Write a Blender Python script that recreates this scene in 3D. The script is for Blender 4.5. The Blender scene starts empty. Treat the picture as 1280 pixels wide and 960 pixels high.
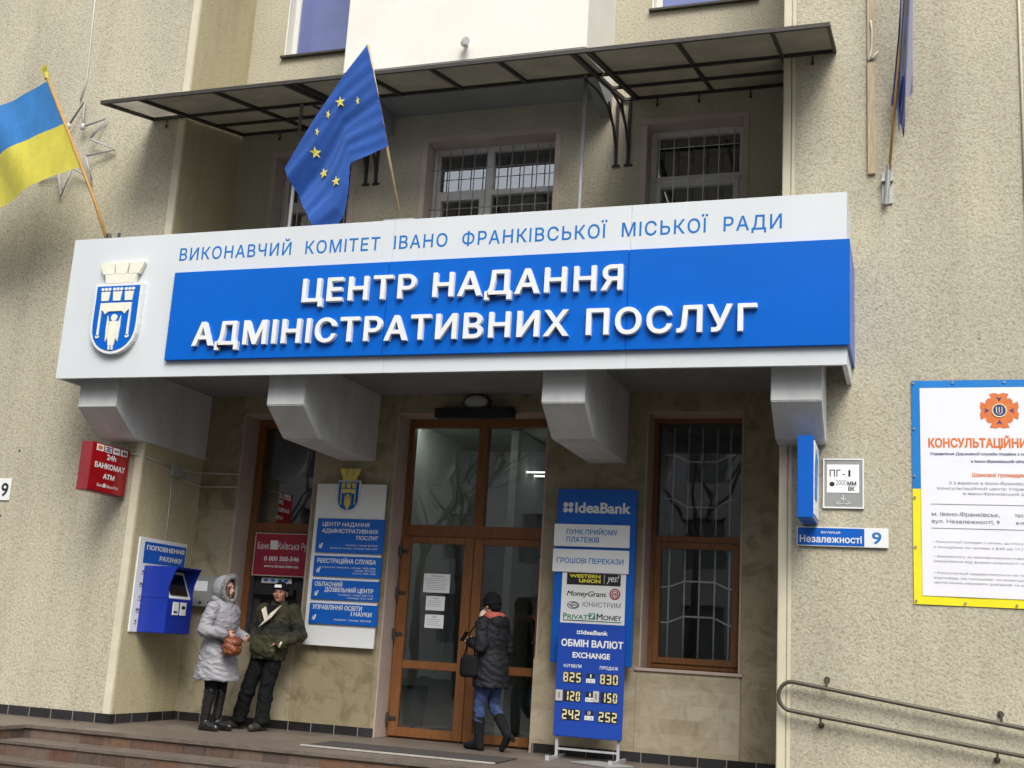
import bpy, bmesh, math, random
from mathutils import Vector, Matrix, geometry, noise
R_ = math.radians
rnd = random.Random(7)
sc = bpy.context.scene
COL = sc.collection

# ------------------------------------------------------------------ camera, sky, sun, exposure
cam_d = bpy.data.cameras.new('camera')
cam_d.sensor_width = 36.0
cam_d.lens = 41.536
cam_d.clip_start = 0.1
cam_d.clip_end = 600.0
cam = bpy.data.objects.new('camera', cam_d)
COL.objects.link(cam)
RC = ((0.9467689, -0.0129389, -0.3216539), (0.3163923, 0.2216744, 0.9223646), (0.059368, -0.9750349, 0.2139682))
m = Matrix.Identity(4)
for i in range(3):
    m[i][0] = RC[i][0]; m[i][1] = -RC[i][1]; m[i][2] = -RC[i][2]
m.translation = (0, 0, 1.15)
cam.matrix_world = m
sc.camera = cam

SUN_EL, SUN_AZ = R_(50), R_(152)       # azimuth measured from +Y towards +X: light comes from behind and right of the camera
world = bpy.data.worlds.new('World')
sc.world = world
world.use_nodes = True
wn, wl = world.node_tree.nodes, world.node_tree.links
bg = wn['Background']
sky = wn.new('ShaderNodeTexSky')
sky.sky_type = 'NISHITA'
sky.sun_disc = False
sky.sun_elevation = SUN_EL
sky.sun_rotation = SUN_AZ
sky.dust_density = 3.0
sky.air_density = 1.0
sky.ozone_density = 1.0
hs = wn.new('ShaderNodeHueSaturation')   # overcast: a greyer sky
hs.inputs['Saturation'].default_value = 0.30
wl.new(sky.outputs[0], hs.inputs['Color'])
wl.new(hs.outputs[0], bg.inputs['Color'])
bg.inputs['Strength'].default_value = 0.11

sun_d = bpy.data.lights.new('sun', 'SUN')
sun_d.energy = 1.5
sun_d.angle = R_(30)
sun_d.color = (1.0, 0.95, 0.86)
sun = bpy.data.objects.new('sun', sun_d)
COL.objects.link(sun)
sv = Vector((math.sin(SUN_AZ) * math.cos(SUN_EL), math.cos(SUN_AZ) * math.cos(SUN_EL), math.sin(SUN_EL)))
sun.rotation_euler = sv.to_track_quat('Z', 'Y').to_euler()
sun.location = (6, -10, 20)

sc.view_settings.view_transform = 'Standard'
sc.view_settings.look = 'None'
sc.view_settings.exposure = 1.1
sc.view_settings.gamma = 1.0
sc.view_settings.use_curve_mapping = False

# ------------------------------------------------------------------ planes of the place (metres)
W = 11.60      # wing wall face
P = 12.83      # recess wall face
D = 13.20      # windows and doors in the recess wall
S = 10.75      # fascia sign face
XL, XR = -8.56, -1.25   # recess side walls

# ------------------------------------------------------------------ materials
def lin(r, g, b):
    f = lambda c: (c / 255 / 12.92) if c <= 10.3 else ((c / 255 + 0.055) / 1.055) ** 2.4
    return (f(r), f(g), f(b))

def nodes_of(name):
    mt = bpy.data.materials.new(name)
    mt.use_nodes = True
    nt = mt.node_tree
    return mt, nt, nt.nodes, nt.links, nt.nodes['Principled BSDF']

def tex_coord(nt, scale=(1, 1, 1)):
    tc = nt.nodes.new('ShaderNodeTexCoord')
    mp = nt.nodes.new('ShaderNodeMapping')
    mp.inputs['Scale'].default_value = scale
    nt.links.new(tc.outputs['Object'], mp.inputs['Vector'])
    return mp.outputs['Vector']

def noise_tex(nt, vec, scale, detail=4, rough=0.6):
    n = nt.nodes.new('ShaderNodeTexNoise')
    n.inputs['Scale'].default_value = scale
    n.inputs['Detail'].default_value = detail
    n.inputs['Roughness'].default_value = rough
    nt.links.new(vec, n.inputs['Vector'])
    return n.outputs['Fac']

def ramp(nt, fac, stops):
    r = nt.nodes.new('ShaderNodeValToRGB')
    e = r.color_ramp.elements
    while len(e) < len(stops):
        e.new(0.5)
    for el, (p, c) in zip(e, stops):
        el.position = p
        el.color = (*c, 1)
    nt.links.new(fac, r.inputs['Fac'])
    return r.outputs['Color']

def mixc(nt, a, b, fac, mode='MIX'):
    mx = nt.nodes.new('ShaderNodeMix')
    mx.data_type = 'RGBA'
    mx.blend_type = mode
    for s, v in ((0, fac), (6, a), (7, b)):
        if isinstance(v, (int, float)):
            mx.inputs[s].default_value = v
        elif isinstance(v, tuple):
            mx.inputs[s].default_value = (*v, 1)
        else:
            nt.links.new(v, mx.inputs[s])
    return mx.outputs[2]

def bump(nt, b, h, strength, dist, prev=None):
    bp = nt.nodes.new('ShaderNodeBump')
    bp.inputs['Strength'].default_value = strength
    bp.inputs['Distance'].default_value = dist
    nt.links.new(h, bp.inputs['Height'])
    if prev is not None:
        nt.links.new(prev, bp.inputs['Normal'])
    nt.links.new(bp.outputs['Normal'], b.inputs['Normal'])
    return bp.outputs['Normal']

def plain(name, c, rough=0.5, var=0.12, vscale=6.0, bumpy=0.0, bscale=120, metal=0.0, spec=0.5, stretch=(1, 1, 1), coat=0.0):
    mt, nt, n, l, b = nodes_of(name)
    v = tex_coord(nt, stretch)
    f = noise_tex(nt, v, vscale, 6, 0.65)
    lo = tuple(x * (1 - var) for x in c)
    hi = tuple(min(1, x * (1 + var)) for x in c)
    l.new(ramp(nt, f, [(0.3, lo), (0.7, hi)]), b.inputs['Base Color'])
    b.inputs['Roughness'].default_value = rough
    b.inputs['Metallic'].default_value = metal
    b.inputs['Specular IOR Level'].default_value = spec
    b.inputs['Coat Weight'].default_value = coat
    if bumpy:
        bump(nt, b, noise_tex(nt, v, bscale, 3), bumpy, 0.004)
    return mt

def render_mat(name, lo, mid, hi, grain=32.0, strength=0.9, dist=0.02, stain=0.25):
    """pebble-dash render: lumps, dark pits, broad weather stains"""
    mt, nt, n, l, b = nodes_of(name)
    v = tex_coord(nt)
    g = noise_tex(nt, v, grain, 3, 0.6)
    g2 = noise_tex(nt, v, grain * 2.6, 2, 0.5)
    big = noise_tex(nt, tex_coord(nt, (1, 1, 0.45)), 0.9, 6, 0.62)
    c = ramp(nt, g, [(0.28, lo), (0.46, mid), (0.72, hi)])
    c = mixc(nt, c, ramp(nt, g2, [(0.35, (0.72, 0.72, 0.70)), (0.6, (1.0, 1.0, 1.0))]), 0.55, 'MULTIPLY')
    c = mixc(nt, c, ramp(nt, big, [(0.3, (1 - stain, 1 - stain, 1 - stain * 0.9)), (0.62, (1.0, 1.0, 1.0))]), 1.0, 'MULTIPLY')
    st1 = noise_tex(nt, tex_coord(nt, (2.6, 2.6, 0.16)), 1.0, 5, 0.6)       # rain streaks
    c = mixc(nt, c, ramp(nt, st1, [(0.32, (0.80, 0.79, 0.77)), (0.5, (1, 1, 1)), (0.75, (1.06, 1.06, 1.05))]), stain * 2.5, 'MULTIPLY')
    vo = n.new('ShaderNodeTexVoronoi')                     # chipped pits
    vo.inputs['Scale'].default_value = 1.7
    l.new(v, vo.inputs['Vector'])
    c = mixc(nt, ramp(nt, vo.outputs['Distance'], [(0.020, (0.16, 0.15, 0.12)), (0.034, (1, 1, 1))]), c, 1.0, 'MULTIPLY')
    l.new(c, b.inputs['Base Color'])
    b.inputs['Roughness'].default_value = 0.95
    b.inputs['Specular IOR Level'].default_value = 0.15
    n1 = bump(nt, b, g, strength, dist)
    bump(nt, b, g2, strength * 0.6, dist * 0.4, n1)
    return mt

MT = {}
MT['render'] = render_mat('pebble_render', (0.34, 0.308, 0.225), (0.475, 0.44, 0.338), (0.56, 0.525, 0.415), 38, 0.62, 0.013, 0.17)
MT['render_fine'] = render_mat('fine_render', (0.38, 0.33, 0.20), (0.49, 0.435, 0.275), (0.56, 0.505, 0.34), 55, 0.5, 0.007, 0.2)
MT['trim'] = plain('corner_trim_plaster', (0.55, 0.51, 0.39), 0.85, 0.10, 3, 0.25, 60)
MT['soffit'] = plain('shaded_soffit_grey', (0.23, 0.235, 0.235), 0.85, 0.14, 1.6, 0.2, 60)  # grey concrete tone darkened further: underside shade put into the colour
MT['paint_white'] = plain('canopy_white_paint', (0.56, 0.575, 0.58), 0.8, 0.16, 2.4, 0.3, 45, stretch=(1, 1, 0.4))
MT['bay_white'] = plain('bay_cream_plaster', (0.70, 0.69, 0.64), 0.9, 0.05, 1.4, 0.2, 90)
MT['pink'] = plain('pink_plaster', (0.43, 0.335, 0.29), 0.85, 0.09, 3, 0.15, 70)
MT['pink_pale'] = plain('pale_pink_plaster', (0.48, 0.40, 0.35), 0.85, 0.09, 3, 0.15, 70)
MT['panel_white'] = plain('white_composite_panel', (0.585, 0.62, 0.645), 0.34, 0.05, 0.8, 0.05, 1.6, stretch=(1, 1, 0.5))
MT['panel_blue'] = plain('blue_composite_panel', (0.0, 0.105, 0.50), 0.30, 0.06, 0.8, 0.06, 1.5, spec=0.3)
MT['letter_white'] = plain('white_letter_acrylic', (0.70, 0.72, 0.73), 0.45, 0.04, 3)
MT['letter_blue'] = plain('blue_lettering', (0.010, 0.15, 0.47), 0.5, 0.05, 3, spec=0.2)
MT['plate_white'] = plain('white_sign_plate', (0.72, 0.74, 0.74), 0.35, 0.05, 2)
MT['plate_blue'] = plain('blue_sign_plate', (0.004, 0.10, 0.46), 0.32, 0.06, 2)
MT['bank_blue'] = plain('bank_board_blue', (0.006, 0.10, 0.46), 0.25, 0.08, 1.5)
MT['stand_blue'] = plain('stand_board_blue', (0.012, 0.055, 0.34), 0.35, 0.08, 2)
MT['terminal_blue'] = plain('terminal_blue_paint', (0.010, 0.030, 0.30), 0.3, 0.10, 3)
MT['black'] = plain('matt_black', (0.012, 0.012, 0.012), 0.5, 0.2, 8)
MT['black_gloss'] = plain('black_gloss', (0.010, 0.010, 0.011), 0.15, 0.2, 8)
MT['dark_grey'] = plain('dark_grey_metal', (0.035, 0.036, 0.037), 0.45, 0.2, 9)
MT['grey'] = plain('grey_enamel', (0.28, 0.29, 0.28), 0.4, 0.08, 5)
MT['iron'] = plain('weathered_dark_iron', (0.035, 0.030, 0.026), 0.6, 0.35, 14, 0.2, 120)
MT['steel'] = plain('galvanised_steel', (0.42, 0.42, 0.41), 0.38, 0.15, 12, metal=0.8)
MT['post_grey'] = plain('grey_post_paint', (0.36, 0.36, 0.38), 0.5, 0.1, 8)
MT['bronze_rail'] = plain('brown_painted_rail', (0.062, 0.053, 0.037), 0.45, 0.2, 10)
MT['wood_door'] = plain('stained_door_wood', (0.20, 0.080, 0.026), 0.4, 0.30, 9, 0.12, 40, stretch=(6, 6, 0.5))
MT['wood_raw'] = plain('raw_batten_wood', (0.42, 0.33, 0.22), 0.8, 0.25, 10, 0.3, 40, stretch=(5, 5, 0.5))
MT['wood_pole'] = plain('ochre_pole_wood', (0.40, 0.22, 0.05), 0.55, 0.15, 12)
MT['wood_pole_pale'] = plain('pale_pole_wood', (0.42, 0.33, 0.19), 0.55, 0.15, 12)
MT['pvc'] = plain('white_window_pvc', (0.66, 0.65, 0.62), 0.35, 0.06, 4)
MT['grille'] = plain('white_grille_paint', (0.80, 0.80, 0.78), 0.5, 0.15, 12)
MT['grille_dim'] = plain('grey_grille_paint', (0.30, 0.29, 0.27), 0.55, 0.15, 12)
MT['red_sign'] = plain('red_sign_acrylic', (0.30, 0.006, 0.010), 0.22, 0.22, 5)
MT['red_dull'] = plain('dull_red_side_panel', (0.22, 0.022, 0.030), 0.45, 0.12, 4)
MT['red_poster'] = plain('crimson_poster', (0.30, 0.012, 0.035), 0.4, 0.08, 2)
MT['paper'] = plain('white_paper', (0.82, 0.84, 0.87), 0.8, 0.03, 5)
MT['ink'] = plain('grey_print_ink', (0.16, 0.16, 0.18), 0.8, 0.1, 9)
MT['orange'] = plain('orange_print', (0.62, 0.16, 0.035), 0.6, 0.12, 14)
MT['navy_print'] = plain('navy_print', (0.03, 0.04, 0.16), 0.7, 0.1, 9)
MT['banner_blue'] = plain('banner_blue_vinyl', (0.012, 0.19, 0.55), 0.35, 0.10, 3)
MT['banner_yellow'] = plain('banner_yellow_vinyl', (0.78, 0.70, 0.02), 0.4, 0.08, 3)
MT['banner_white'] = plain('banner_white_vinyl', (0.74, 0.75, 0.80), 0.4, 0.03, 2)
MT['yellow'] = plain('yellow_print', (0.70, 0.62, 0.05), 0.5, 0.08, 9)
MT['gold'] = plain('gold_paint', (0.62, 0.52, 0.12), 0.45, 0.12, 12)
MT['cream'] = plain('cream_relief', (0.74, 0.73, 0.62), 0.5, 0.06, 9)
MT['green_print'] = plain('green_print', (0.01, 0.22, 0.10), 0.5, 0.08, 9)
MT['digit'] = plain('pale_yellow_digit', (0.72, 0.66, 0.40), 0.5, 0.06, 9)
MT['rubber'] = plain('dark_rubber_mat', (0.040, 0.036, 0.034), 0.9, 0.25, 20, 0.4, 200)
MT['alu'] = plain('aluminium_strip', (0.62, 0.60, 0.55), 0.4, 0.15, 20, metal=0.5)
MT['cable'] = plain('pale_cable', (0.50, 0.49, 0.45), 0.55, 0.12, 9)
MT['bin'] = plain('dark_blue_bin_plastic', (0.020, 0.022, 0.030), 0.4, 0.1, 6)
MT['lobby_wall'] = plain('lobby_wall_paint', (0.58, 0.61, 0.56), 0.8, 0.08, 2)
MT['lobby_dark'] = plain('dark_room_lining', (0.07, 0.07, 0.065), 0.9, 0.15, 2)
MT['lobby_floor'] = plain('lobby_floor_tile', (0.30, 0.27, 0.23), 0.3, 0.15, 2)
MT['curtain'] = plain('pale_curtain', (0.34, 0.34, 0.33), 0.9, 0.12, 3, stretch=(14, 1, 0.4))
MT['bark'] = plain('bare_tree_bark', (0.070, 0.055, 0.042), 0.9, 0.3, 12)
MT['skin'] = plain('skin', (0.46, 0.27, 0.20), 0.55, 0.08, 18)
MT['skin_ruddy'] = plain('ruddy_skin', (0.38, 0.185, 0.13), 0.55, 0.10, 18)
MT['eye'] = plain('dark_eye', (0.02, 0.015, 0.012), 0.3, 0.1, 9)
MT['lip'] = plain('lip', (0.30, 0.09, 0.08), 0.5, 0.1, 9)
MT['fur'] = plain('grey_fur', (0.20, 0.20, 0.205), 0.95, 0.35, 60, 0.8, 150)
MT['coat_lilac'] = None
MT['boot_leather'] = plain('black_boot_leather', (0.012, 0.012, 0.013), 0.28, 0.3, 14, 0.3, 50)
MT['cloth_black'] = plain('black_cloth', (0.012, 0.012, 0.014), 0.95, 0.3, 14, 0.4, 60, spec=0.1)
MT['trousers'] = plain('charcoal_trousers', (0.010, 0.010, 0.011), 0.95, 0.3, 9, 0.5, 25, spec=0.08)
MT['jeans'] = plain('blue_jeans', (0.026, 0.050, 0.135), 0.85, 0.55, 9, 0.4, 60)
MT['shoe'] = plain('worn_brown_black_shoe', (0.030, 0.026, 0.022), 0.6, 0.3, 20)
MT['rust_leather'] = plain('rust_brown_leather', (0.15, 0.040, 0.014), 0.5, 0.25, 12, 0.4, 45)
MT['scarf_red'] = plain('coral_knit', (0.42, 0.10, 0.075), 0.95, 0.25, 30, 0.6, 90)
MT['scarf_beige'] = plain('beige_knit', (0.52, 0.46, 0.36), 0.95, 0.15, 30, 0.5, 90)
MT['hair_brown'] = plain('brown_hair', (0.06, 0.028, 0.015), 0.6, 0.3, 40)
MT['lining'] = plain('cream_jacket_lining', (0.62, 0.58, 0.48), 0.9, 0.1, 20)
MT['lamp_glass'] = plain('milky_lamp_glass', (0.45, 0.45, 0.42), 0.3, 0.05, 5)
MT['flag_blue'] = plain('flag_sky_blue', (0.015, 0.15, 0.55), 0.75, 0.12, 5, 0.12, 300)
MT['flag_yellow'] = plain('flag_yellow', (0.62, 0.55, 0.045), 0.75, 0.10, 5, 0.12, 300)
MT['flag_eu'] = plain('flag_deep_blue', (0.025, 0.11, 0.50), 0.6, 0.12, 4, 0.12, 300)
MT['flag_navy'] = plain('flag_navy', (0.07, 0.09, 0.27), 0.75, 0.15, 5)
MT['flag_lilac'] = plain('flag_pale_lilac', (0.40, 0.40, 0.52), 0.75, 0.15, 5)
MT['star_yellow'] = plain('flag_star_yellow', (0.72, 0.64, 0.12), 0.7, 0.08, 9)
MT['asphalt'] = plain('asphalt', (0.05, 0.05, 0.052), 0.9, 0.25, 30, 0.5, 120)
MT['far_wall'] = plain('far_facade_plaster', (0.40, 0.39, 0.37), 0.9, 0.15, 1.0)
MT['far_glass'] = plain('far_window_glass', (0.17, 0.18, 0.19), 0.15, 0.1, 1.0)

def make_emit(name, c, s):
    mt, nt, n, l, b = nodes_of(name)
    b.inputs['Emission Color'].default_value = (*c, 1)
    b.inputs['Emission Strength'].default_value = s
    b.inputs['Base Color'].default_value = (0.8, 0.8, 0.8, 1)
    return mt
MT['fill_tube'] = make_emit('added_fill_tube', (0.95, 1.0, 0.95), 5.0)  # fill light added for the lobby
MT['lit_lamp'] = make_emit('lit_ceiling_tube', (0.95, 1.0, 0.95), 0.9)

def make_glass(name, tint, base_refl, edge=0.8):
    mt, nt, n, l, b = nodes_of(name)
    n.remove(b)
    out = n['Material Output']
    tr = n.new('ShaderNodeBsdfTransparent'); tr.inputs['Color'].default_value = (*tint, 1)
    gl = n.new('ShaderNodeBsdfGlossy'); gl.inputs['Roughness'].default_value = 0.015
    gl.inputs['Color'].default_value = (0.95, 0.97, 1.0, 1)
    v = tex_coord(nt)
    bp = n.new('ShaderNodeBump'); bp.inputs['Strength'].default_value = 0.05; bp.inputs['Distance'].default_value = 0.02
    l.new(noise_tex(nt, v, 1.6, 2), bp.inputs['Height'])
    l.new(bp.outputs['Normal'], gl.inputs['Normal'])
    lw = n.new('ShaderNodeLayerWeight'); lw.inputs['Blend'].default_value = 0.35
    mr = n.new('ShaderNodeMapRange')
    mr.inputs['To Min'].default_value = base_refl; mr.inputs['To Max'].default_value = edge
    l.new(lw.outputs['Fresnel'], mr.inputs['Value'])
    mx = n.new('ShaderNodeMixShader')
    l.new(mr.outputs[0], mx.inputs[0]); l.new(tr.outputs[0], mx.inputs[1]); l.new(gl.outputs[0], mx.inputs[2])
    l.new(mx.outputs[0], out.inputs['Surface'])
    return mt
MT['glass'] = make_glass('door_glass', (0.84, 0.88, 0.86), 0.16)
MT['glass_dark'] = make_glass('dark_window_glass', (0.82, 0.85, 0.85), 0.13)
MT['glass_grey'] = make_glass('grey_upper_window_glass', (0.62, 0.65, 0.66), 0.26)
MT['glass_blue'] = plain('blue_film_glass', (0.13, 0.16, 0.36), 0.12, 0.2, 0.6, spec=0.7)

def make_poly(name, c, trans):
    mt, nt, n, l, b = nodes_of(name)
    v = tex_coord(nt)
    f = noise_tex(nt, v, 2.5, 6, 0.7)
    col = ramp(nt, f, [(0.3, tuple(x * 0.72 for x in c)), (0.7, c)])
    l.new(col, b.inputs['Base Color'])
    b.inputs['Roughness'].default_value = 0.45
    tl = n.new('ShaderNodeBsdfTranslucent')
    l.new(col, tl.inputs['Color'])
    mx = n.new('ShaderNodeMixShader'); mx.inputs[0].default_value = trans
    l.new(b.outputs[0], mx.inputs[1]); l.new(tl.outputs[0], mx.inputs[2])
    l.new(mx.outputs[0], n['Material Output'].inputs['Surface'])
    return mt
def make_cloth(name, c):
    mt, nt, n, l, b = nodes_of(name)
    v = tex_coord(nt, (1, 1, 0.6))
    f = noise_tex(nt, v, 5, 6, 0.7)
    col = ramp(nt, f, [(0.3, tuple(x * 0.85 for x in c)), (0.7, tuple(x * 1.1 for x in c))])
    l.new(col, b.inputs['Base Color'])
    b.inputs['Roughness'].default_value = 0.75
    b.inputs['Sheen Weight'].default_value = 0.2
    n1 = bump(nt, b, noise_tex(nt, v, 420, 2), 0.25, 0.002)
    bump(nt, b, f, 0.35, 0.03, n1)
    tl = n.new('ShaderNodeBsdfTranslucent'); l.new(col, tl.inputs['Color'])
    mx = n.new('ShaderNodeMixShader'); mx.inputs[0].default_value = 0.28
    l.new(b.outputs[0], mx.inputs[1]); l.new(tl.outputs[0], mx.inputs[2])
    l.new(mx.outputs[0], n['Material Output'].inputs['Surface'])
    return mt
MT['flag_blue'] = make_cloth('flag_sky_blue_cloth', (0.025, 0.20, 0.55))
MT['flag_yellow'] = make_cloth('flag_yellow_cloth', (0.66, 0.60, 0.075))
MT['flag_eu'] = make_cloth('flag_deep_blue_cloth', (0.030, 0.135, 0.56))
MT['flag_lilac'] = make_cloth('flag_pale_lilac_cloth', (0.30, 0.31, 0.44))
MT['flag_navy'] = make_cloth('flag_navy_cloth', (0.06, 0.08, 0.25))
MT['poly'] = make_poly('grimy_polycarbonate', (0.31, 0.295, 0.25), 0.5)
MT['poly_pale'] = make_poly('clean_polycarbonate', (0.62, 0.60, 0.55), 0.6)

def brick_mat(name, cols, mortar, bw, bh, msize, axes='XZ', rough=0.5, vein=0.35, offset=0.5, vs=3.0, spec=0.4, bmp=0.25):
    """slabs / tiles with colour change per tile and veins; axes picks the two object axes of the face"""
    mt, nt, n, l, b = nodes_of(name)
    tc = n.new('ShaderNodeTexCoord')
    sp = n.new('ShaderNodeSeparateXYZ'); cb = n.new('ShaderNodeCombineXYZ')
    l.new(tc.outputs['Object'], sp.inputs[0])
    if axes == 'SUM':
        ad = n.new('ShaderNodeMath'); ad.operation = 'ADD'
        l.new(sp.outputs['X'], ad.inputs[0]); l.new(sp.outputs['Y'], ad.inputs[1])
        l.new(ad.outputs[0], cb.inputs['X']); l.new(sp.outputs['Z'], cb.inputs['Y'])
    else:
        l.new(sp.outputs[axes[0]], cb.inputs['X']); l.new(sp.outputs[axes[1]], cb.inputs['Y'])
    br = n.new('ShaderNodeTexBrick')
    br.offset = offset
    br.inputs['Scale'].default_value = 1.0
    br.inputs['Brick Width'].default_value = bw
    br.inputs['Row Height'].default_value = bh
    br.inputs['Mortar Size'].default_value = msize
    br.inputs['Mortar Smooth'].default_value = 0.1
    br.inputs['Color1'].default_value = (0, 0, 0, 1)
    br.inputs['Color2'].default_value = (1, 1, 1, 1)
    br.inputs['Mortar'].default_value = (0.5, 0.5, 0.5, 1)
    l.new(cb.outputs[0], br.inputs['Vector'])
    c = ramp(nt, br.outputs['Color'], [(i / max(1, len(cols) - 1), k) for i, k in enumerate(cols)])
    v = tc.outputs['Object']
    wv = n.new('ShaderNodeTexNoise')
    wv.inputs['Scale'].default_value = vs; wv.inputs['Detail'].default_value = 8
    wv.inputs['Roughness'].default_value = 0.68; wv.inputs['Distortion'].default_value = 1.2
    l.new(v, wv.inputs['Vector'])
    lo = 1 - vein
    c = mixc(nt, c, ramp(nt, wv.outputs['Fac'], [(0.33, (lo, lo, lo * 0.92)), (0.52, (1, 1, 1)), (0.72, (1 + vein * .35, 1 + vein * .33, 1 + vein * .28))]), 1.0, 'MULTIPLY')
    sp2 = noise_tex(nt, v, 90, 2)
    c = mixc(nt, c, ramp(nt, sp2, [(0.35, (0.8, 0.8, 0.8)), (0.65, (1.1, 1.1, 1.1))]), 0.6, 'MULTIPLY')
    c = mixc(nt, c, mortar, br.outputs['Fac'])
    l.new(c, b.inputs['Base Color'])
    b.inputs['Roughness'].default_value = rough
    b.inputs['Specular IOR Level'].default_value = spec
    inv = n.new('ShaderNodeMath'); inv.operation = 'SUBTRACT'; inv.inputs[0].default_value = 1
    l.new(br.outputs['Fac'], inv.inputs[1])
    bump(nt, b, inv.outputs[0], bmp, 0.004)
    return mt
MT['stone_big'] = brick_mat('large_stone_slabs', [(0.27, 0.225, 0.138), (0.345, 0.295, 0.20), (0.30, 0.255, 0.165), (0.38, 0.335, 0.24)], (0.26, 0.22, 0.14), 1.05, 1.28, 0.004, 'XZ', 0.42, 0.42, 0.0, 3.0)
MT['stone_small'] = brick_mat('small_stone_tiles', [(0.34, 0.285, 0.195), (0.40, 0.345, 0.25), (0.37, 0.315, 0.22), (0.43, 0.385, 0.295)], (0.33, 0.285, 0.205), 0.42, 0.155, 0.002, 'XZ', 0.5, 0.28, 0.5, 4.0)
MT['granite'] = brick_mat('mixed_granite_tiles', [(0.115, 0.060, 0.042), (0.145, 0.105, 0.085), (0.085, 0.062, 0.052), (0.155, 0.082, 0.050), (0.15, 0.118, 0.098)], (0.12, 0.10, 0.085), 0.31, 0.148, 0.005, 'SUM', 0.55, 0.35, 0.4, 9.0)
MT['granite_top'] = brick_mat('worn_granite_paving', [(0.125, 0.10, 0.085), (0.155, 0.13, 0.11), (0.135, 0.108, 0.09)], (0.10, 0.085, 0.07), 0.40, 0.40, 0.005, 'XY', 0.5, 0.3, 0.3, 6.0)
MT['base_tile'] = brick_mat('black_base_tiles', [(0.014, 0.014, 0.015), (0.024, 0.024, 0.026), (0.035, 0.034, 0.038)], (0.20, 0.19, 0.17), 0.30, 0.30, 0.006, 'SUM', 0.3, 0.3, 0.0, 9.0)
MT['paving'] = brick_mat('grey_paving', [(0.065, 0.062, 0.058), (0.085, 0.082, 0.077)], (0.10, 0.10, 0.09), 0.5, 0.5, 0.01, 'XY', 0.9, 0.25, 0.5, 3.0)

def quilt_mat(name, c, period, strength, rough=0.6, sheen=0.0):
    """padded coat: horizontal stitched rows"""
    mt, nt, n, l, b = nodes_of(name)
    v = tex_coord(nt)
    f = noise_tex(nt, v, 9, 5, 0.65)
    l.new(ramp(nt, f, [(0.3, tuple(x * .82 for x in c)), (0.7, tuple(x * 1.12 for x in c))]), b.inputs['Base Color'])
    b.inputs['Roughness'].default_value = rough
    b.inputs['Sheen Weight'].default_value = sheen
    b.inputs['Specular IOR Level'].default_value = 0.3
    wv = n.new('ShaderNodeTexWave'); wv.bands_direction = 'Z'; wv.wave_profile = 'SIN'
    wv.inputs['Scale'].default_value = 0.314 / period
    wv.inputs['Distortion'].default_value = 1.6; wv.inputs['Detail'].default_value = 2
    wv.inputs['Detail Scale'].default_value = 3
    l.new(v, wv.inputs['Vector'])
    n1 = bump(nt, b, wv.outputs['Fac'], strength * 0.35, 0.010)
    bump(nt, b, f, strength, 0.02, n1)
    return mt
MT['coat_lilac'] = quilt_mat('grey_lilac_quilted_coat', (0.25, 0.25, 0.275), 0.055, 0.38, 0.55)
MT['coat_black'] = quilt_mat('black_quilted_coat', (0.011, 0.012, 0.016), 0.09, 0.30, 0.7)

def jacket_mat():
    mt, nt, n, l, b = nodes_of('dark_green_patterned_jacket')
    tc = n.new('ShaderNodeTexCoord'); sp = n.new('ShaderNodeSeparateXYZ')
    l.new(tc.outputs['Object'], sp.inputs[0])
    # chevron height: z + 0.05*|saw(x)|
    pp = n.new('ShaderNodeMath'); pp.operation = 'PINGPONG'; pp.inputs[1].default_value = 0.045
    l.new(sp.outputs['X'], pp.inputs[0])
    ad = n.new('ShaderNodeMath'); ad.operation = 'ADD'
    l.new(sp.outputs['Z'], ad.inputs[0]); l.new(pp.outputs[0], ad.inputs[1])
    mr = n.new('ShaderNodeMapRange'); mr.inputs['From Min'].default_value = 0.7; mr.inputs['From Max'].default_value = 1.5
    l.new(ad.outputs[0], mr.inputs['Value'])
    g, k, w = (0.034, 0.034, 0.014), (0.014, 0.015, 0.013), (0.055, 0.054, 0.038)
    z = lambda q: (q - 0.7) / 0.8
    st = [(0.0, g), (z(1.10), g), (z(1.105), k), (z(1.135), k), (z(1.14), w), (z(1.15), k), (z(1.25), k), (z(1.255), w), (z(1.268), g), (1.0, g)]
    c = ramp(nt, mr.outputs[0], st)
    f = noise_tex(nt, tc.outputs['Object'], 12, 5, 0.65)
    c = mixc(nt, c, ramp(nt, f, [(0.3, (0.6, 0.6, 0.6)), (0.7, (1.25, 1.25, 1.2))]), 1.0, 'MULTIPLY')
    l.new(c, b.inputs['Base Color'])
    b.inputs['Roughness'].default_value = 0.9
    bump(nt, b, f, 0.7, 0.03)
    return mt
MT['jacket'] = jacket_mat()

# ------------------------------------------------------------------ builders
ORG = {}

def origin(o):
    return ORG.get(o.name, Vector((0, 0, 0))) if o is not None else Vector((0, 0, 0))

def thing(name, label, cat, loc=(0, 0, 0), group=None):
    o = bpy.data.objects.new(name, None)
    COL.objects.link(o)
    o.location = loc
    o.empty_display_size = 0.2
    o['label'] = label
    o['category'] = cat
    if group:
        o['group'] = group
    ORG[o.name] = Vector(loc)
    return o

def tag(o, label, cat, group=None):
    o['label'] = label
    o['category'] = cat
    if group:
        o['group'] = group
    return o

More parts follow.
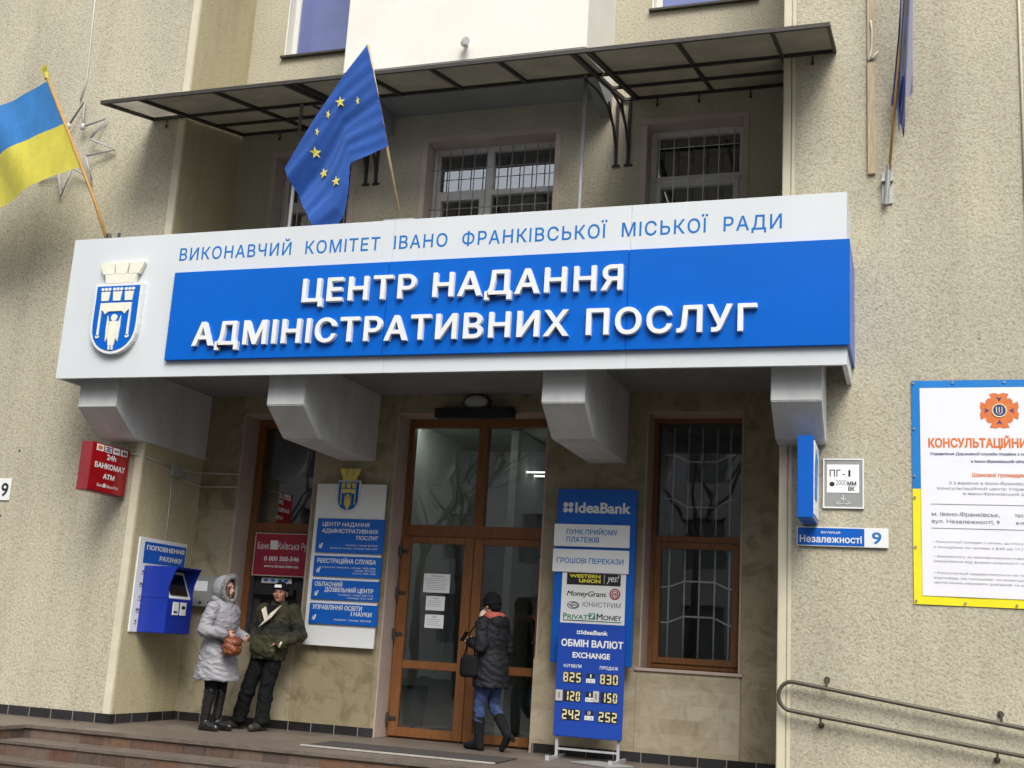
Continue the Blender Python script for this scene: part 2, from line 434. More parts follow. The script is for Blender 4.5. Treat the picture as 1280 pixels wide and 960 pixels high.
class MB:
    def __init__(self):
        self.bm = bmesh.new()

    def face(self, pts):
        vs = [self.bm.verts.new(p) for p in pts]
        return self.bm.faces.new(vs)

    def box(self, x0, x1, y0, y1, z0, z1):
        x0, x1 = min(x0, x1), max(x0, x1); y0, y1 = min(y0, y1), max(y0, y1); z0, z1 = min(z0, z1), max(z0, z1)
        v = [self.bm.verts.new(p) for p in ((x0, y0, z0), (x1, y0, z0), (x1, y1, z0), (x0, y1, z0), (x0, y0, z1), (x1, y0, z1), (x1, y1, z1), (x0, y1, z1))]
        for f in ((0, 3, 2, 1), (4, 5, 6, 7), (0, 1, 5, 4), (1, 2, 6, 5), (2, 3, 7, 6), (3, 0, 4, 7)):
            self.bm.faces.new([v[i] for i in f])
        return self

    def prism(self, pts, vec):
        """closed outline of 3-D points pushed along vec"""
        vec = Vector(vec)
        a = [self.bm.verts.new(p) for p in pts]
        b = [self.bm.verts.new(Vector(p) + vec) for p in pts]
        n = len(pts)
        self.bm.faces.new(a[::-1]); self.bm.faces.new(b)
        for i in range(n):
            self.bm.faces.new([a[i], a[(i + 1) % n], b[(i + 1) % n], b[i]])
        return self

    def tube(self, pts, r, seg=8, closed=False, r1=None):
        pts = [Vector(p) for p in pts]
        n = len(pts)
        rings = []
        up = Vector((0.123, 0.2, 1)).normalized()
        prev = None
        for i, p in enumerate(pts):
            if closed:
                d = pts[(i + 1) % n] - pts[i - 1]
            else:
                d = pts[min(i + 1, n - 1)] - pts[max(i - 1, 0)]
            d.normalize()
            a = prev if prev is not None else up
            x = (a - d * a.dot(d))
            if x.length < 1e-4:
                x = d.orthogonal()
            x.normalize(); y = d.cross(x)
            prev = x
            rr = r if r1 is None else r + (r1 - r) * i / max(1, n - 1)
            rings.append([self.bm.verts.new(p + (x * math.cos(t) + y * math.sin(t)) * rr) for t in [2 * math.pi * k / seg for k in range(seg)]])
        rng = range(n if closed else n - 1)
        for i in rng:
            A, B = rings[i], rings[(i + 1) % n]
            for k in range(seg):
                self.bm.faces.new([A[k], A[(k + 1) % seg], B[(k + 1) % seg], B[k]])
        if not closed:
            self.bm.faces.new(rings[0][::-1]); self.bm.faces.new(rings[-1])
        return self

    def bar(self, p0, p1, w, h, up=(0, 0, 1)):
        """rectangular bar from p0 to p1"""
        p0, p1 = Vector(p0), Vector(p1)
        d = (p1 - p0).normalized(); up = Vector(up)
        x = d.cross(up)
        if x.length < 1e-4:
            x = d.orthogonal()
        x.normalize(); y = x.cross(d)
        q = [x * (a * w / 2) + y * (b * h / 2) for a, b in ((-1, -1), (1, -1), (1, 1), (-1, 1))]
        return self.prism([p0 + k for k in q], p1 - p0)

    def ell(self, c, r, rot=None, seg=16, rings=10):
        c = Vector(c)
        mt = Matrix.Diagonal((*r, 1))
        if rot is not None:
            mt = rot.to_4x4() @ mt
        bmesh.ops.create_uvsphere(self.bm, u_segments=seg, v_segments=rings, radius=1.0, matrix=Matrix.Translation(c) @ mt)
        return self

    def cap(self, p0, r0, p1, r1, seg=12):
        """rounded, tapering limb"""
        self.ell(p0, (r0,) * 3, None, seg, 8); self.ell(p1, (r1,) * 3, None, seg, 8)
        self.tube([p0, p1], r0, seg, False, r1)
        return self

    def loft(self, rings, seg=20, rot=0.0):
        """rings: (cx, cy, cz, rx, ry) from bottom to top, closed at both ends"""
        rs = []
        for cx, cy, cz, rx, ry in rings:
            rs.append([self.bm.verts.new((cx + rx * math.cos(t), cy + ry * math.sin(t), cz)) for t in [2 * math.pi * k / seg for k in range(seg)]])
        for A, B in zip(rs, rs[1:]):
            for k in range(seg):
                self.bm.faces.new([A[k], A[(k + 1) % seg], B[(k + 1) % seg], B[k]])
        self.bm.faces.new(rs[0][::-1]); self.bm.faces.new(rs[-1])
        return self

    def disc(self, c, rx, rz, th, seg=24, axis='Y'):
        pts = []
        for k in range(seg):
            t = 2 * math.pi * k / seg
            if axis == 'Y':
                pts.append((c[0] + rx * math.cos(t), c[1], c[2] + rz * math.sin(t)))
            else:
                pts.append((c[0], c[1] + rx * math.cos(t), c[2] + rz * math.sin(t)))
        return self.prism(pts, (0, -th, 0) if axis == 'Y' else (th, 0, 0))

    def build(self, name, mat, parent=None, bevel=0.0, smooth=False, xf=None, kind=None, seg=2, recalc=True):
        bm = self.bm
        if recalc:
            bmesh.ops.recalc_face_normals(bm, faces=bm.faces[:])
        if bevel:
            es = [e for e in bm.edges if len(e.link_faces) == 2 and e.calc_face_angle(0) > 0.6]
            bmesh.ops.bevel(bm, geom=es, offset=bevel, segments=seg, affect='EDGES', clamp_overlap=True)
        if xf is not None:
            bmesh.ops.transform(bm, matrix=xf, verts=bm.verts[:])
        og = origin(parent)
        bmesh.ops.translate(bm, vec=-og, verts=bm.verts[:])
        me = bpy.data.meshes.new(name)
        bm.to_mesh(me); bm.free()
        for f in me.polygons:
            f.use_smooth = smooth
        me.materials.append(MT[mat] if isinstance(mat, str) else mat)
        o = bpy.data.objects.new(name, me)
        COL.objects.link(o)
        if parent is not None:
            o.parent = parent
            ORG[o.name] = og
        if kind:
            o['kind'] = kind
        return o

    def meld(self, name, mat, parent, voxel, smooth_it=4, xf=None, crease=0.0, cs=(9, 9, 16)):
        """fuse all the pieces into one continuous skin (voxel remesh) and soften it"""
        og = origin(parent)
        if xf is not None:
            bmesh.ops.transform(self.bm, matrix=xf, verts=self.bm.verts[:])
        bmesh.ops.translate(self.bm, vec=-og, verts=self.bm.verts[:])
        bmesh.ops.recalc_face_normals(self.bm, faces=self.bm.faces[:])
        me = bpy.data.meshes.new('tmp'); self.bm.to_mesh(me); self.bm.free()
        o = bpy.data.objects.new('tmp', me); COL.objects.link(o)
        rm = o.modifiers.new('r', 'REMESH'); rm.mode = 'VOXEL'; rm.voxel_size = voxel; rm.use_smooth_shade = True
        if smooth_it:
            sm = o.modifiers.new('s', 'SMOOTH'); sm.factor = 0.5; sm.iterations = smooth_it
        bpy.context.view_layer.update()
        ev = o.evaluated_get(bpy.context.evaluated_depsgraph_get())
        res = bpy.data.meshes.new_from_object(ev)
        bpy.data.objects.remove(o); bpy.data.meshes.remove(me)
        res.name = name
        res.materials.clear(); res.materials.append(MT[mat])
        if crease:
            nrm = [v.normal.copy() for v in res.vertices]
            for v, n in zip(res.vertices, nrm):
                p = v.co
                k = noise.noise(Vector((p.x * cs[0], p.y * cs[1], p.z * cs[2] + p.x * 6)))
                k2 = noise.noise(Vector((p.x * cs[0] * 2.3 + 7, p.y * cs[1] * 2.3, p.z * cs[2] * 2.1 - p.x * 9)))
                v.co = p + n * crease * ((abs(k) - .25) * 1.6 + abs(k2) * .8)
        for f in res.polygons:
            f.use_smooth = True
        q = bpy.data.objects.new(name, res); COL.objects.link(q)
        q.parent = parent
        ORG[q.name] = og
        return q

_cap = {}
def contours(body, shear, space):
    """outlines of a line of text as closed polygons (the font's overlapping strokes stay separate)"""
    cu = bpy.data.curves.new('t', 'FONT')
    cu.body = body; cu.size = 1.0; cu.shear = shear; cu.space_character = space
    o = bpy.data.objects.new('t', cu); COL.objects.link(o)
    bpy.context.view_layer.update()
    c2 = o.to_curve(bpy.context.evaluated_depsgraph_get())
    out = []
    for sp in c2.splines:
        pts = []
        bp = sp.bezier_points
        if len(bp):
            n = len(bp)
            for i in range(n):
                p, q = bp[i], bp[(i + 1) % n]
                straight = (p.handle_right - p.co).cross(q.co - p.co).length < 1e-5 and (q.handle_left - q.co).cross(q.co - p.co).length < 1e-5
                if straight:
                    pts.append((p.co.x, p.co.y))
                else:
                    pts += [(v.x, v.y) for v in geometry.interpolate_bezier(p.co, p.handle_right, q.handle_left, q.co, 6)[:-1]]
        else:
            pts = [(p.co[0], p.co[1]) for p in sp.points]
        cl = []
        for p in pts:
            if not cl or math.dist(p, cl[-1]) > 1e-4: cl.append(p)
        if len(cl) > 1 and math.dist(cl[0], cl[-1]) < 1e-4: cl.pop()
        if len(cl) > 2: out.append(cl)
    o.to_curve_clear()
    bpy.data.objects.remove(o); bpy.data.curves.remove(cu)
    return out

_bar = {}
def plain_bars(cs):
    """the built-in face draws the capital I-bar with serifs: keep only its stem and close up the line"""
    if not _bar:
        r = contours('І', 0, 1.0)
        xs = [q[0] for p in r for q in p]; ys = [q[1] for p in r for q in p]
        _bar['n'] = len(r); _bar['w'] = max(xs) - min(xs); _bar['h'] = max(ys) - min(ys)
        t = sorted(q[0] for p in r for q in p)
        _bar['pts'] = sum(len(p) for p in r)
        c = (max(xs) + min(xs)) / 2
        _bar['s'] = 2 * min(abs(q[0] - c) for p in r for q in p)
    if _bar['n'] != 1: return cs
    hit = []
    for i, p in enumerate(cs):
        xs = [q[0] for q in p]; ys = [q[1] for q in p]
        if len(p) == _bar['pts'] and abs(max(xs) - min(xs) - _bar['w']) < 4e-3 and abs(max(ys) - min(ys) - _bar['h']) < 4e-3:
            hit.append(i)
    if not hit: return cs
    cut = (_bar['w'] - _bar['s']) * .42
    cen = {i: (max(q[0] for q in cs[i]) + min(q[0] for q in cs[i])) / 2 for i in range(len(cs))}
    out = []
    for i, p in enumerate(cs):
        sh = sum(2 * cut for j in hit if cen[j] < cen[i] - _bar['w'] * .6)
        if i in hit:
            sh += cut; c = cen[i]; y0 = min(q[1] for q in p); y1 = max(q[1] for q in p); h_ = _bar['s'] / 2
            r = [(c - h_, y0), (c + h_, y0), (c + h_, y1), (c - h_, y1)]
            p = r if area(p) > 0 else r[::-1]
        elif any(abs(cen[j] - cen[i]) <= _bar['w'] * .6 for j in hit):
            sh += cut
        out.append([(q[0] - sh, q[1]) for q in p])
    return out

def area(p):
    return sum(a[0] * b[1] - b[0] * a[1] for a, b in zip(p, p[1:] + p[:1])) / 2

def grow_poly(p, d):
    """push an outline outwards by d (mitred)"""
    if not d: return p
    if area(p) < 0: d = -d
    n = len(p); r = []
    for i in range(n):
        a, b, c = Vector(p[i - 1]), Vector(p[i]), Vector(p[(i + 1) % n])
        e1, e2 = (b - a).normalized(), (c - b).normalized()
        n1, n2 = Vector((e1.y, -e1.x)), Vector((e2.y, -e2.x))
        mvec = n1 + n2
        if mvec.length < 1e-3: r.append(tuple(b)); continue
        mvec.normalize()
        k = d / max(0.45, mvec.dot(n1))
        r.append((b.x + mvec.x * k, b.y + mvec.y * k))
    return r

def winding(q, p):
    w = 0
    for a, b in zip(p, p[1:] + p[:1]):
        if (a[1] <= q[1]) != (b[1] <= q[1]):
            x = (b[0] - a[0]) * (q[1] - a[1]) / (b[1] - a[1]) + a[0]
            if q[0] < x: w += 1 if b[1] > a[1] else -1
    return w

def text(body, u0, u1, v0, h, plane, mat, parent, bold=0.012, shear=0.0, depth=0.0, face='Y', name='lettering', space=1.0, letters=False, bev=0.0, lower=False):
    """lettering fitted between u0 and u1, capitals h high on base line v0; face 'Y' looks to -Y, 'X' looks to +X"""
    cy = any(ord(ch) > 0x3ff for ch in body)
    if cy not in _cap:
        _cap[cy] = max(q[1] for p in contours('Н' if cy else 'H', 0, 1.0) for q in p)
    cs = contours(body, shear, space)
    if cy and not shear: cs = plain_bars(cs)
    # outer outlines run one way, holes the other
    big = max(cs, key=lambda p: abs(area(p)))
    sg = 1 if area(big) > 0 else -1
    bb = lambda p: (min(q[0] for q in p), max(q[0] for q in p), min(q[1] for q in p), max(q[1] for q in p))
    boxes = [bb(p) for p in cs]; same = [area(p) * sg > 0 for p in cs]
    within = lambda i, j: boxes[i][0] >= boxes[j][0] - 1e-4 and boxes[i][1] <= boxes[j][1] + 1e-4 and boxes[i][2] >= boxes[j][2] - 1e-4 and boxes[i][3] <= boxes[j][3] + 1e-4
    n_ = range(len(cs))
    alien = [i for i in n_ if not same[i] and not any(same[j] and within(i, j) for j in n_)]     # punctuation and digits of the second face run the other way
    flip = set(alien) | {i for i in n_ if same[i] and any(within(i, j) for j in alien)}
    cs = [p[::-1] if i in flip else p for i, p in enumerate(cs)]
    outer = [p for p in cs if area(p) * sg > 0]; holes = [p for p in cs if area(p) * sg < 0]
    pieces = [(grow_poly(p, bold), []) for p in outer]
    gholes = [q for q in (grow_poly(p, -bold) for p in holes) if abs(area(q)) > 2e-4]
    for q in gholes:
        x0, x1 = min(t[0] for t in q), max(t[0] for t in q)
        cand = [pc for pc in pieces if min(t[0] for t in pc[0]) <= x0 + .03 and max(t[0] for t in pc[0]) >= x1 - .03]
        if cand: min(cand, key=lambda pc: max(t[0] for t in pc[0]) - min(t[0] for t in pc[0]))[1].append(q)
    a = min(q[0] for p, _ in pieces for q in p); b_ = max(q[0] for p, _ in pieces for q in p)
    su = (u1 - u0) / (b_ - a); sv_ = (h - 0.0) / (_cap[cy] + 2 * bold)
    # gather pieces into letters (touching in x) or words (gap smaller than most of a cap height)
    gap = 0.0 if letters else 0.5 * h
    ext = sorted(pieces, key=lambda pc: min(q[0] for q in pc[0]))
    groups, right = [], -1e9
    for pc in ext:
        l, r = min(q[0] for q in pc[0]) * su, max(q[0] for q in pc[0]) * su
        if groups and l < right + gap - (0.002 if letters else 0):
            groups[-1].append(pc); right = max(right, r)
        else:
            groups.append([pc]); right = r
    og = origin(parent)
    def at(p, n):
        u = u0 + (p[0] - a) * su; w = v0 + (p[1] + bold) * sv_
        return (Vector((u, plane - n, w)) if face == 'Y' else Vector((plane + n, u, w))) - og
    for gr in groups:
        V, Fc = [], []
        loops = [lp for p, hs in gr for lp in [p] + hs]
        flat_, edges = [], []
        for lp in loops:
            o0 = len(flat_); flat_ += [Vector((q[0] + 1e-5 * math.sin(91 * q[1] + o0), q[1])) for q in lp]
            edges += [(o0 + i, o0 + (i + 1) % len(lp)) for i in range(len(lp))]
        cv, _, cf = geometry.delaunay_2d_cdt(flat_, edges, [], 0, 1e-6)[:3]
        keep = []
        for t in cf:
            c = sum((cv[i] for i in t), Vector((0, 0))) / len(t)
            if sum(winding(c, lp) for lp in loops) != 0: keep.append(list(t))
        V = [at(q, depth) for q in cv]
        for t in keep:
            nn = (V[t[1]] - V[t[0]]).cross(V[t[2]] - V[t[0]])
            Fc.append(t[::-1] if (nn.y if face == 'Y' else -nn.x) > 0 else t)
        if depth:
            n0 = len(V); V += [at(q, 0.0) for q in cv]
            used = {}
            for t in Fc:
                for i in range(len(t)): used[(t[i], t[(i + 1) % len(t)])] = 1
            for (i, j) in list(used):
                if (j, i) not in used: Fc.append([j, i, n0 + i, n0 + j])
        me = bpy.data.meshes.new('letter' if letters else name)
        me.from_pydata(V, [], Fc)
        if depth:
            bm = bmesh.new(); bm.from_mesh(me)
            bmesh.ops.delete(bm, geom=[v for v in bm.verts if not v.link_faces], context='VERTS')
            if bev:
                es = [e for e in bm.edges if len(e.link_faces) == 2 and e.calc_face_angle(0) > 1.2]
                bmesh.ops.bevel(bm, geom=es, offset=bev, segments=2, affect='EDGES', clamp_overlap=True)
            bm.to_mesh(me); bm.free()
        me.materials.append(MT[mat])
        o = bpy.data.objects.new('letter' if letters else name, me); COL.objects.link(o); o.parent = parent

def grid_wall(name, mat, parent, x0, x1, z0, z1, y0, y1, holes):
    """flat wall between y0 (front) and y1 with rectangular openings (x0,x1,z0,z1), reveals included"""
    xs = sorted({x0, x1, *[h[0] for h in holes], *[h[1] for h in holes]})
    zs = sorted({z0, z1, *[h[2] for h in holes], *[h[3] for h in holes]})
    inside = lambda i, j: 0 <= i < len(xs) - 1 and 0 <= j < len(zs) - 1 and not any(
        h[0] <= (xs[i] + xs[i + 1]) / 2 <= h[1] and h[2] <= (zs[j] + zs[j + 1]) / 2 <= h[3] for h in holes)
    g = MB()
    for i in range(len(xs) - 1):
        for j in range(len(zs) - 1):
            if not inside(i, j):
                continue
            a, b, c, d = xs[i], xs[i + 1], zs[j], zs[j + 1]
            g.face([(a, y0, c), (b, y0, c), (b, y0, d), (a, y0, d)])
            g.face([(a, y1, c), (a, y1, d), (b, y1, d), (b, y1, c)])
            if not inside(i - 1, j): g.face([(a, y0, c), (a, y0, d), (a, y1, d), (a, y1, c)])
            if not inside(i + 1, j): g.face([(b, y0, c), (b, y1, c), (b, y1, d), (b, y0, d)])
            if not inside(i, j - 1): g.face([(a, y0, c), (a, y1, c), (b, y1, c), (b, y0, c)])
            if not inside(i, j + 1): g.face([(a, y0, d), (b, y0, d), (b, y1, d), (a, y1, d)])
    bmesh.ops.remove_doubles(g.bm, verts=g.bm.verts[:], dist=1e-5)
    return g.build(name, mat, parent)

# ================================================================== GROUND
MB().box(-60, 60, -60, 9.9, -0.75, -0.45).build('pavement', 'paving', kind='structure')
g = MB(); g.face([(-60, -3, -0.446), (-60, -16, -0.446), (60, -16, -0.446), (60, -3, -0.446)])
g.build('road', 'asphalt', kind='structure', recalc=False)
# landing: a slab in front of the doors, wider plinth at the left
MB().box(-9.02, 4.5, 10.78, 13.3, -0.75, 0.0).build('landing', 'granite_top', kind='structure')
pl = MB(); pl.box(-16, -9.02, 9.0, 11.7, -0.75, -0.045); pl.build('side_plinth', 'granite', kind='structure')
pl = MB(); pl.box(-16, -9.0, 8.97, 11.69, -0.044, 0.0); pl.build('plinth_capping', 'granite_top', kind='structure', bevel=0.008)
st = MB()
st.box(-9.02, 4.5, 10.40, 10.779, -0.75, -0.17)
st.box(-9.02, 4.5, 10.04, 10.399, -0.75, -0.32)
st.box(-9.02, 4.5, 10.7795, 10.7799, -0.17, -0.04)
st.build('entrance_steps', 'granite', kind='structure')
tr = MB()
tr.box(-9.018, 4.5, 10.385, 10.778, -0.169, -0.135)
tr.box(-9.018, 4.5, 10.025, 10.398, -0.319, -0.285)
tr.box(-9.018, 4.5, 10.755, 10.90, -0.036, 0.003)
tr.build('step_treads', 'granite_top', kind='structure', bevel=0.006)

# ================================================================== BUILDING
B = thing('office_building', 'pale pebble-dashed office building with a recessed stone entrance under a white canopy', 'building', (-4.9, 12.83, 0))

# wings: front sheets with a thickness behind
MB().box(-18, XL - 0.11, W, P + 0.6, -0.75, 14).build('wing_wall', 'render', B)
MB().box(XR + 0.13, 9, W, P + 0.6, -0.75, 14).build('wing_wall', 'render', B)
# smooth corner strips and return walls
ct = MB(); ct.box(XL - 0.11, XL - 0.004, W - 0.012, W + 0.2, 0, 14); ct.build('corner_trim', 'trim', B, bevel=0.006)
ct = MB()
ct.box(XR + 0.004, XR + 0.085, W - 0.014, W + 0.2, -0.05, 14)
ct.box(XR + 0.089, XR + 0.132, W - 0.006, W + 0.2, -0.05, 14)
ct.build('corner_trim', 'trim', B, bevel=0.008)
MB().box(XL - 0.10, XL, W + 0.02, P + 0.5, 0, 14).build('return_wall', 'render_fine', B)
MB().box(XR, XR + 0.12, W + 0.02, P + 0.5, 0, 14).build('return_wall', 'render_fine', B)

# recess wall, ground floor: stone cladding with two windows and the door
WL = (-8.02, -6.95, 0.97, 3.79)
DR = (-5.90, -3.99, 0.0, 3.79)
WR = (-2.84, -1.76, 0.98, 3.79)
grid_wall('stone_wall', 'stone_big', B, XL, -2.86, 0, 4.2, P, P + 0.5, [WL, DR])
grid_wall('stone_wall', 'stone_big', B, -2.86, XR, 0.96, 4.2, P, P + 0.5, [WR])
MB().box(-2.86, -1.75, P - 0.012, P + 0.5, 0, 0.955).build('stone_dado', 'stone_small', B)
MB().box(-1.748, XR, P, P + 0.5, 0, 0.96).build('stone_wall', 'stone_big', B)
MB().box(-4.02, -2.863, P - 0.012, P - 0.0005, 0, 1.0).build('stone_dado', 'stone_small', B)
# pink plastered reveals
def reveal(x0, x1, z0, z1, yb, mat, sill=True, edge=0.0, top=True, rt=True):
    r = MB(); t = 0.02
    yf = P - 0.004
    r.box(x0 - 0.001, x0 + t, yf, yb, z0, z1 - t)
    if rt: r.box(x1 - t, x1 + 0.001, yf, yb, z0, z1 - t)
    r.box(x0 - 0.001, x1 + 0.001, yf, yb, z1 - t, z1 + 0.001)
    if sill: r.box(x0 - 0.04, x1 + 0.03, yf - 0.03, yb, z0 - 0.035, z0)
    return r.build('window_reveal', mat, B, bevel=0.004)
reveal(*WL, D + 0.02, 'pink', False)
reveal(*DR, D + 0.02, 'pink', False)
reveal(*WR, D + 0.02, 'pink', True)

# black tile base strips
bs = MB()
bs.box(-18, XL - 0.001, W - 0.016, W + 0.05, 0, 0.11)
bs.box(XL - 0.05, XL + 0.014, W - 0.0155, P, 0, 0.108)
bs.box(XL + 0.014, DR[0], P - 0.014, P + 0.02, 0, 0.105)
bs.box(-3.99, XR, P - 0.026, P + 0.02, 0, 0.105)
bs.build('base_tiles', 'base_tile', B, bevel=0.003)

# upper recess wall with three windows, top windows above
U = [(-7.98, -6.83, 5.15, 7.29), (-5.81, -4.08, 5.15, 7.30), (-2.98, -1.81, 5.15, 7.30),
     (-8.03, -6.85, 8.72, 10.3), (-2.96, -1.70, 8.78, 10.3)]
grid_wall('upper_wall', 'render', B, XL, XR, 4.34, 14, P, P + 0.4, U)
for k, u in enumerate(U[:3]):
    r = MB(); t = 0.05
    r.box(u[0] - t, u[0] + .02, P - 0.012, D, u[2], u[3] - .02)
    r.box(u[1] - .02, u[1] + t, P - 0.0125, D, u[2], u[3] - .02)
    r.box(u[0] - t, u[1] + t, P - 0.013, D, u[3] - .02, u[3] + t)
    r.build('window_reveal', 'pink_pale', B, bevel=0.004)
for u in U[3:]:
    MB().box(u[0], u[0] + .02, P - 0.004, P + 0.2, u[2], u[3]).build('window_reveal', 'bay_white', B)
    MB().box(u[1] - .02, u[1], P - 0.004, P + 0.2, u[2], u[3]).build('window_reveal', 'bay_white', B)
    MB().box(u[0] - .03, u[1] + .03, P - 0.06, P + 0.2, u[2] - 0.03, u[2] - 0.002).build('window_sill', 'iron', B)

# rooms behind the panes (open at the front)
def room(x0, x1, y0, y1, z0, z1, mat, nm):
    r = MB()
    r.box(x0, x1, y1, y1 + 0.1, z0, z1); r.box(x0 - .1, x0, y0, y1, z0, z1); r.box(x1, x1 + .1, y0, y1, z0, z1)
    r.box(x0, x1, y0, y1, z1, z1 + .1); r.box(x0, x1, y0, y1, z0 - .1, z0)
    return r.build(nm, mat, B)
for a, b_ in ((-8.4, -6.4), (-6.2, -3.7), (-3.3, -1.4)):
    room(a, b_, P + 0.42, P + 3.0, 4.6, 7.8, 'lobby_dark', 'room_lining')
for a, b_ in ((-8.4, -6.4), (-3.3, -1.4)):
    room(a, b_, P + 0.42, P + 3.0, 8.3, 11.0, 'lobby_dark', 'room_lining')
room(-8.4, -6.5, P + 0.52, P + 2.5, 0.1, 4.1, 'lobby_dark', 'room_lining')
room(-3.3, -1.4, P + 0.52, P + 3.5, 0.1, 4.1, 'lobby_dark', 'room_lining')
# lobby behind the door
lw = MB()
lw.box(-6.3, -3.4, 17.0, 17.1, 0, 4.0); lw.box(-6.4, -6.3, P + .5, 17.1, 0, 4.0); lw.box(-3.5, -3.4, P + .5, 17.1, 0, 4.0)
lw.box(-6.3, -3.5, P + .5, 17.0, 3.95, 4.0)
lw.build('lobby_wall', 'lobby_wall', B)
MB().box(-6.3, -3.5, P + .5, 17.0, -0.2, 0.005).build('lobby_floor', 'lobby_floor', B)
pt = MB(); pt.box(-5.05, -4.95, 14.6, 16.9, 0.01, 3.9); pt.build('lobby_partition', 'lobby_wall', B)
pd = MB(); pd.box(-4.9, -3.55, 15.4, 15.5, 0.0, 2.9); pd.build('inner_doorway', 'lobby_dark', B)
pc = MB(); pc.box(-6.28, -5.3, 15.8, 15.86, 0.9, 2.5); pc.build('inner_window', 'dark_grey', B)
for yy in (14.2,): MB().box(-6.2, -5.5, yy, yy + .10, 3.90, 3.94).build('lobby_light', 'fill_tube', B)  # extra tube, added only to brighten the lobby
for yy in (15.0, 15.35): MB().box(-5.05, -4.5, yy, yy + .03, 3.40, 3.42).build('lobby_light', 'lit_lamp', B)

# ---- windows
def frame_rect(mb, x0, x1, z0, z1, y0, y1, w):
    mb.box(x0, x0 + w, y0, y1, z0, z1); mb.box(x1 - w, x1, y0, y1, z0, z1)
    mb.box(x0 + w, x1 - w, y0 + .001, y1 - .001, z1 - w, z1); mb.box(x0 + w, x1 - w, y0 + .001, y1 - .001, z0, z0 + w)

def pane(x0, x1, z0, z1, y, mat, par):
    p = MB(); p.face([(x0, y, z0), (x1, y, z0), (x1, y, z1), (x0, y, z1)])
    return p.build('pane', mat, par, recalc=False)

# right ground-floor window: brown frame, transom, bent white bars behind the glass
wf = MB(); x0, x1, z0, z1 = WR[0] + .02, WR[1] - .02, WR[2], WR[3] - .02
frame_rect(wf, x0, x1, z0, z1, D - .04, D + .05, 0.05)
wf.box(x0 + .05, x1 - .05, D - .045, D + .05, 2.36, 2.43)
frame_rect(wf, x0 + .052, x1 - .052, z0 + .052, 2.358, D - .055, D + .04, 0.07)
wr = wf.build('window', 'wood_door', B, bevel=0.006)
pane(x0 + .05, x1 - .05, 2.43, z1 - .05, D, 'glass_dark', wr)
pane(x0 + .12, x1 - .12, z0 + .12, 2.29, D - .01, 'glass_dark', wr)
def bent_grille(par, xs, z0, z1, rows, y):
    gq = MB()
    for x in xs:
        gq.tube([(x, y, z0), (x, y, z1)], 0.010, 6)
    for zz, dip in rows:
        pts = [(xs[0] - .10, y - .012, zz), (xs[0], y - .012, zz), (xs[1], y - .012, zz + dip), (xs[3], y - .012, zz + dip), (xs[4], y - .012, zz), (xs[4] + .06, y - .012, zz)]
        gq.tube(pts, 0.011, 6)
    return gq.build('grille', 'grille', par, smooth=True)
bent_grille(wr, [-2.615, -2.44, -2.275, -2.105, -1.945], 1.06, 2.33, [(1.475, 0.075), (1.865, 0.07)], D + .02)
bent_grille(wr, [-2.60, -2.43, -2.275, -2.105, -1.955], 2.45, 3.68, [(3.36, -0.08), (2.855, -0.09)], D + .03)

# left ground-floor window: upper pane, brown transom, machine panel below
wf = MB(); x0, x1, z0, z1 = WL[0] + .02, WL[1] - .02, WL[2], WL[3] - .02
frame_rect(wf, x0, x1, z0, z1, D - .04, D + .05, 0.10)
wf.box(x0 + .10, x1 - .10, D - .045, D + .05, 2.33, 2.45)
wlft = wf.build('window', 'wood_door', B, bevel=0.006)
pane(x0 + .10, x1 - .10, 2.45, z1 - .10, D, 'glass_dark', wlft)

# upper windows: white frames, grilles
def upper_window(u, cells, split=None):
    y = D - 0.1
    f = MB()
    frame_rect(f, u[0] + .02, u[1] - .02, u[2], u[3] - .02, y - .03, y + .05, 0.07)
    return f, y
u = U[1]; f, y = upper_window(u, None)
f.box(-5.075, -4.985, y - .032, y + .05, u[2] + .07, u[3] - .09)
f.box(u[0] + .09, -5.075, y - .034, y + .05, 6.635, 6.705); f.box(-4.985, u[1] - .09, y - .034, y + .05, 6.62, 6.69)
frame_rect(f, u[0] + .092, -5.077, u[2] + .072, 6.633, y - .05, y + .03, 0.06)
o = f.build('window', 'pvc', B, bevel=0.004)
pane(u[0] + .09, u[1] - .09, u[2] + .07, u[3] - .09, y + .02, 'glass_grey', o)
gq = MB()
for k in range(10):
    x = u[0] + .12 + k * (u[1] - u[0] - .24) / 9
    gq.tube([(x, y - .14, u[2]), (x, y - .14, u[3] - .09)], 0.007, 6)
gq.tube([(u[0] + .03, y - .14, 6.42), (u[1] - .03, y - .14, 6.42)], .007, 6); gq.tube([(u[0] + .03, y - .14, 6.95), (u[1] - .03, y - .14, 6.95)], .005, 6)
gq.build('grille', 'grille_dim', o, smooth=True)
cu = MB(); n_ = 40
pts = [(-4.93 + i * .72 / n_, y + .12 + .02 * math.sin(i * 1.9), 0) for i in range(n_ + 1)]
for a, b_ in zip(pts, pts[1:]):
    cu.face([(a[0], a[1], u[2]), (b_[0], b_[1], u[2]), (b_[0], b_[1], 6.62), (a[0], a[1], 6.62)])
cu.build('curtain', 'curtain', o, smooth=True)
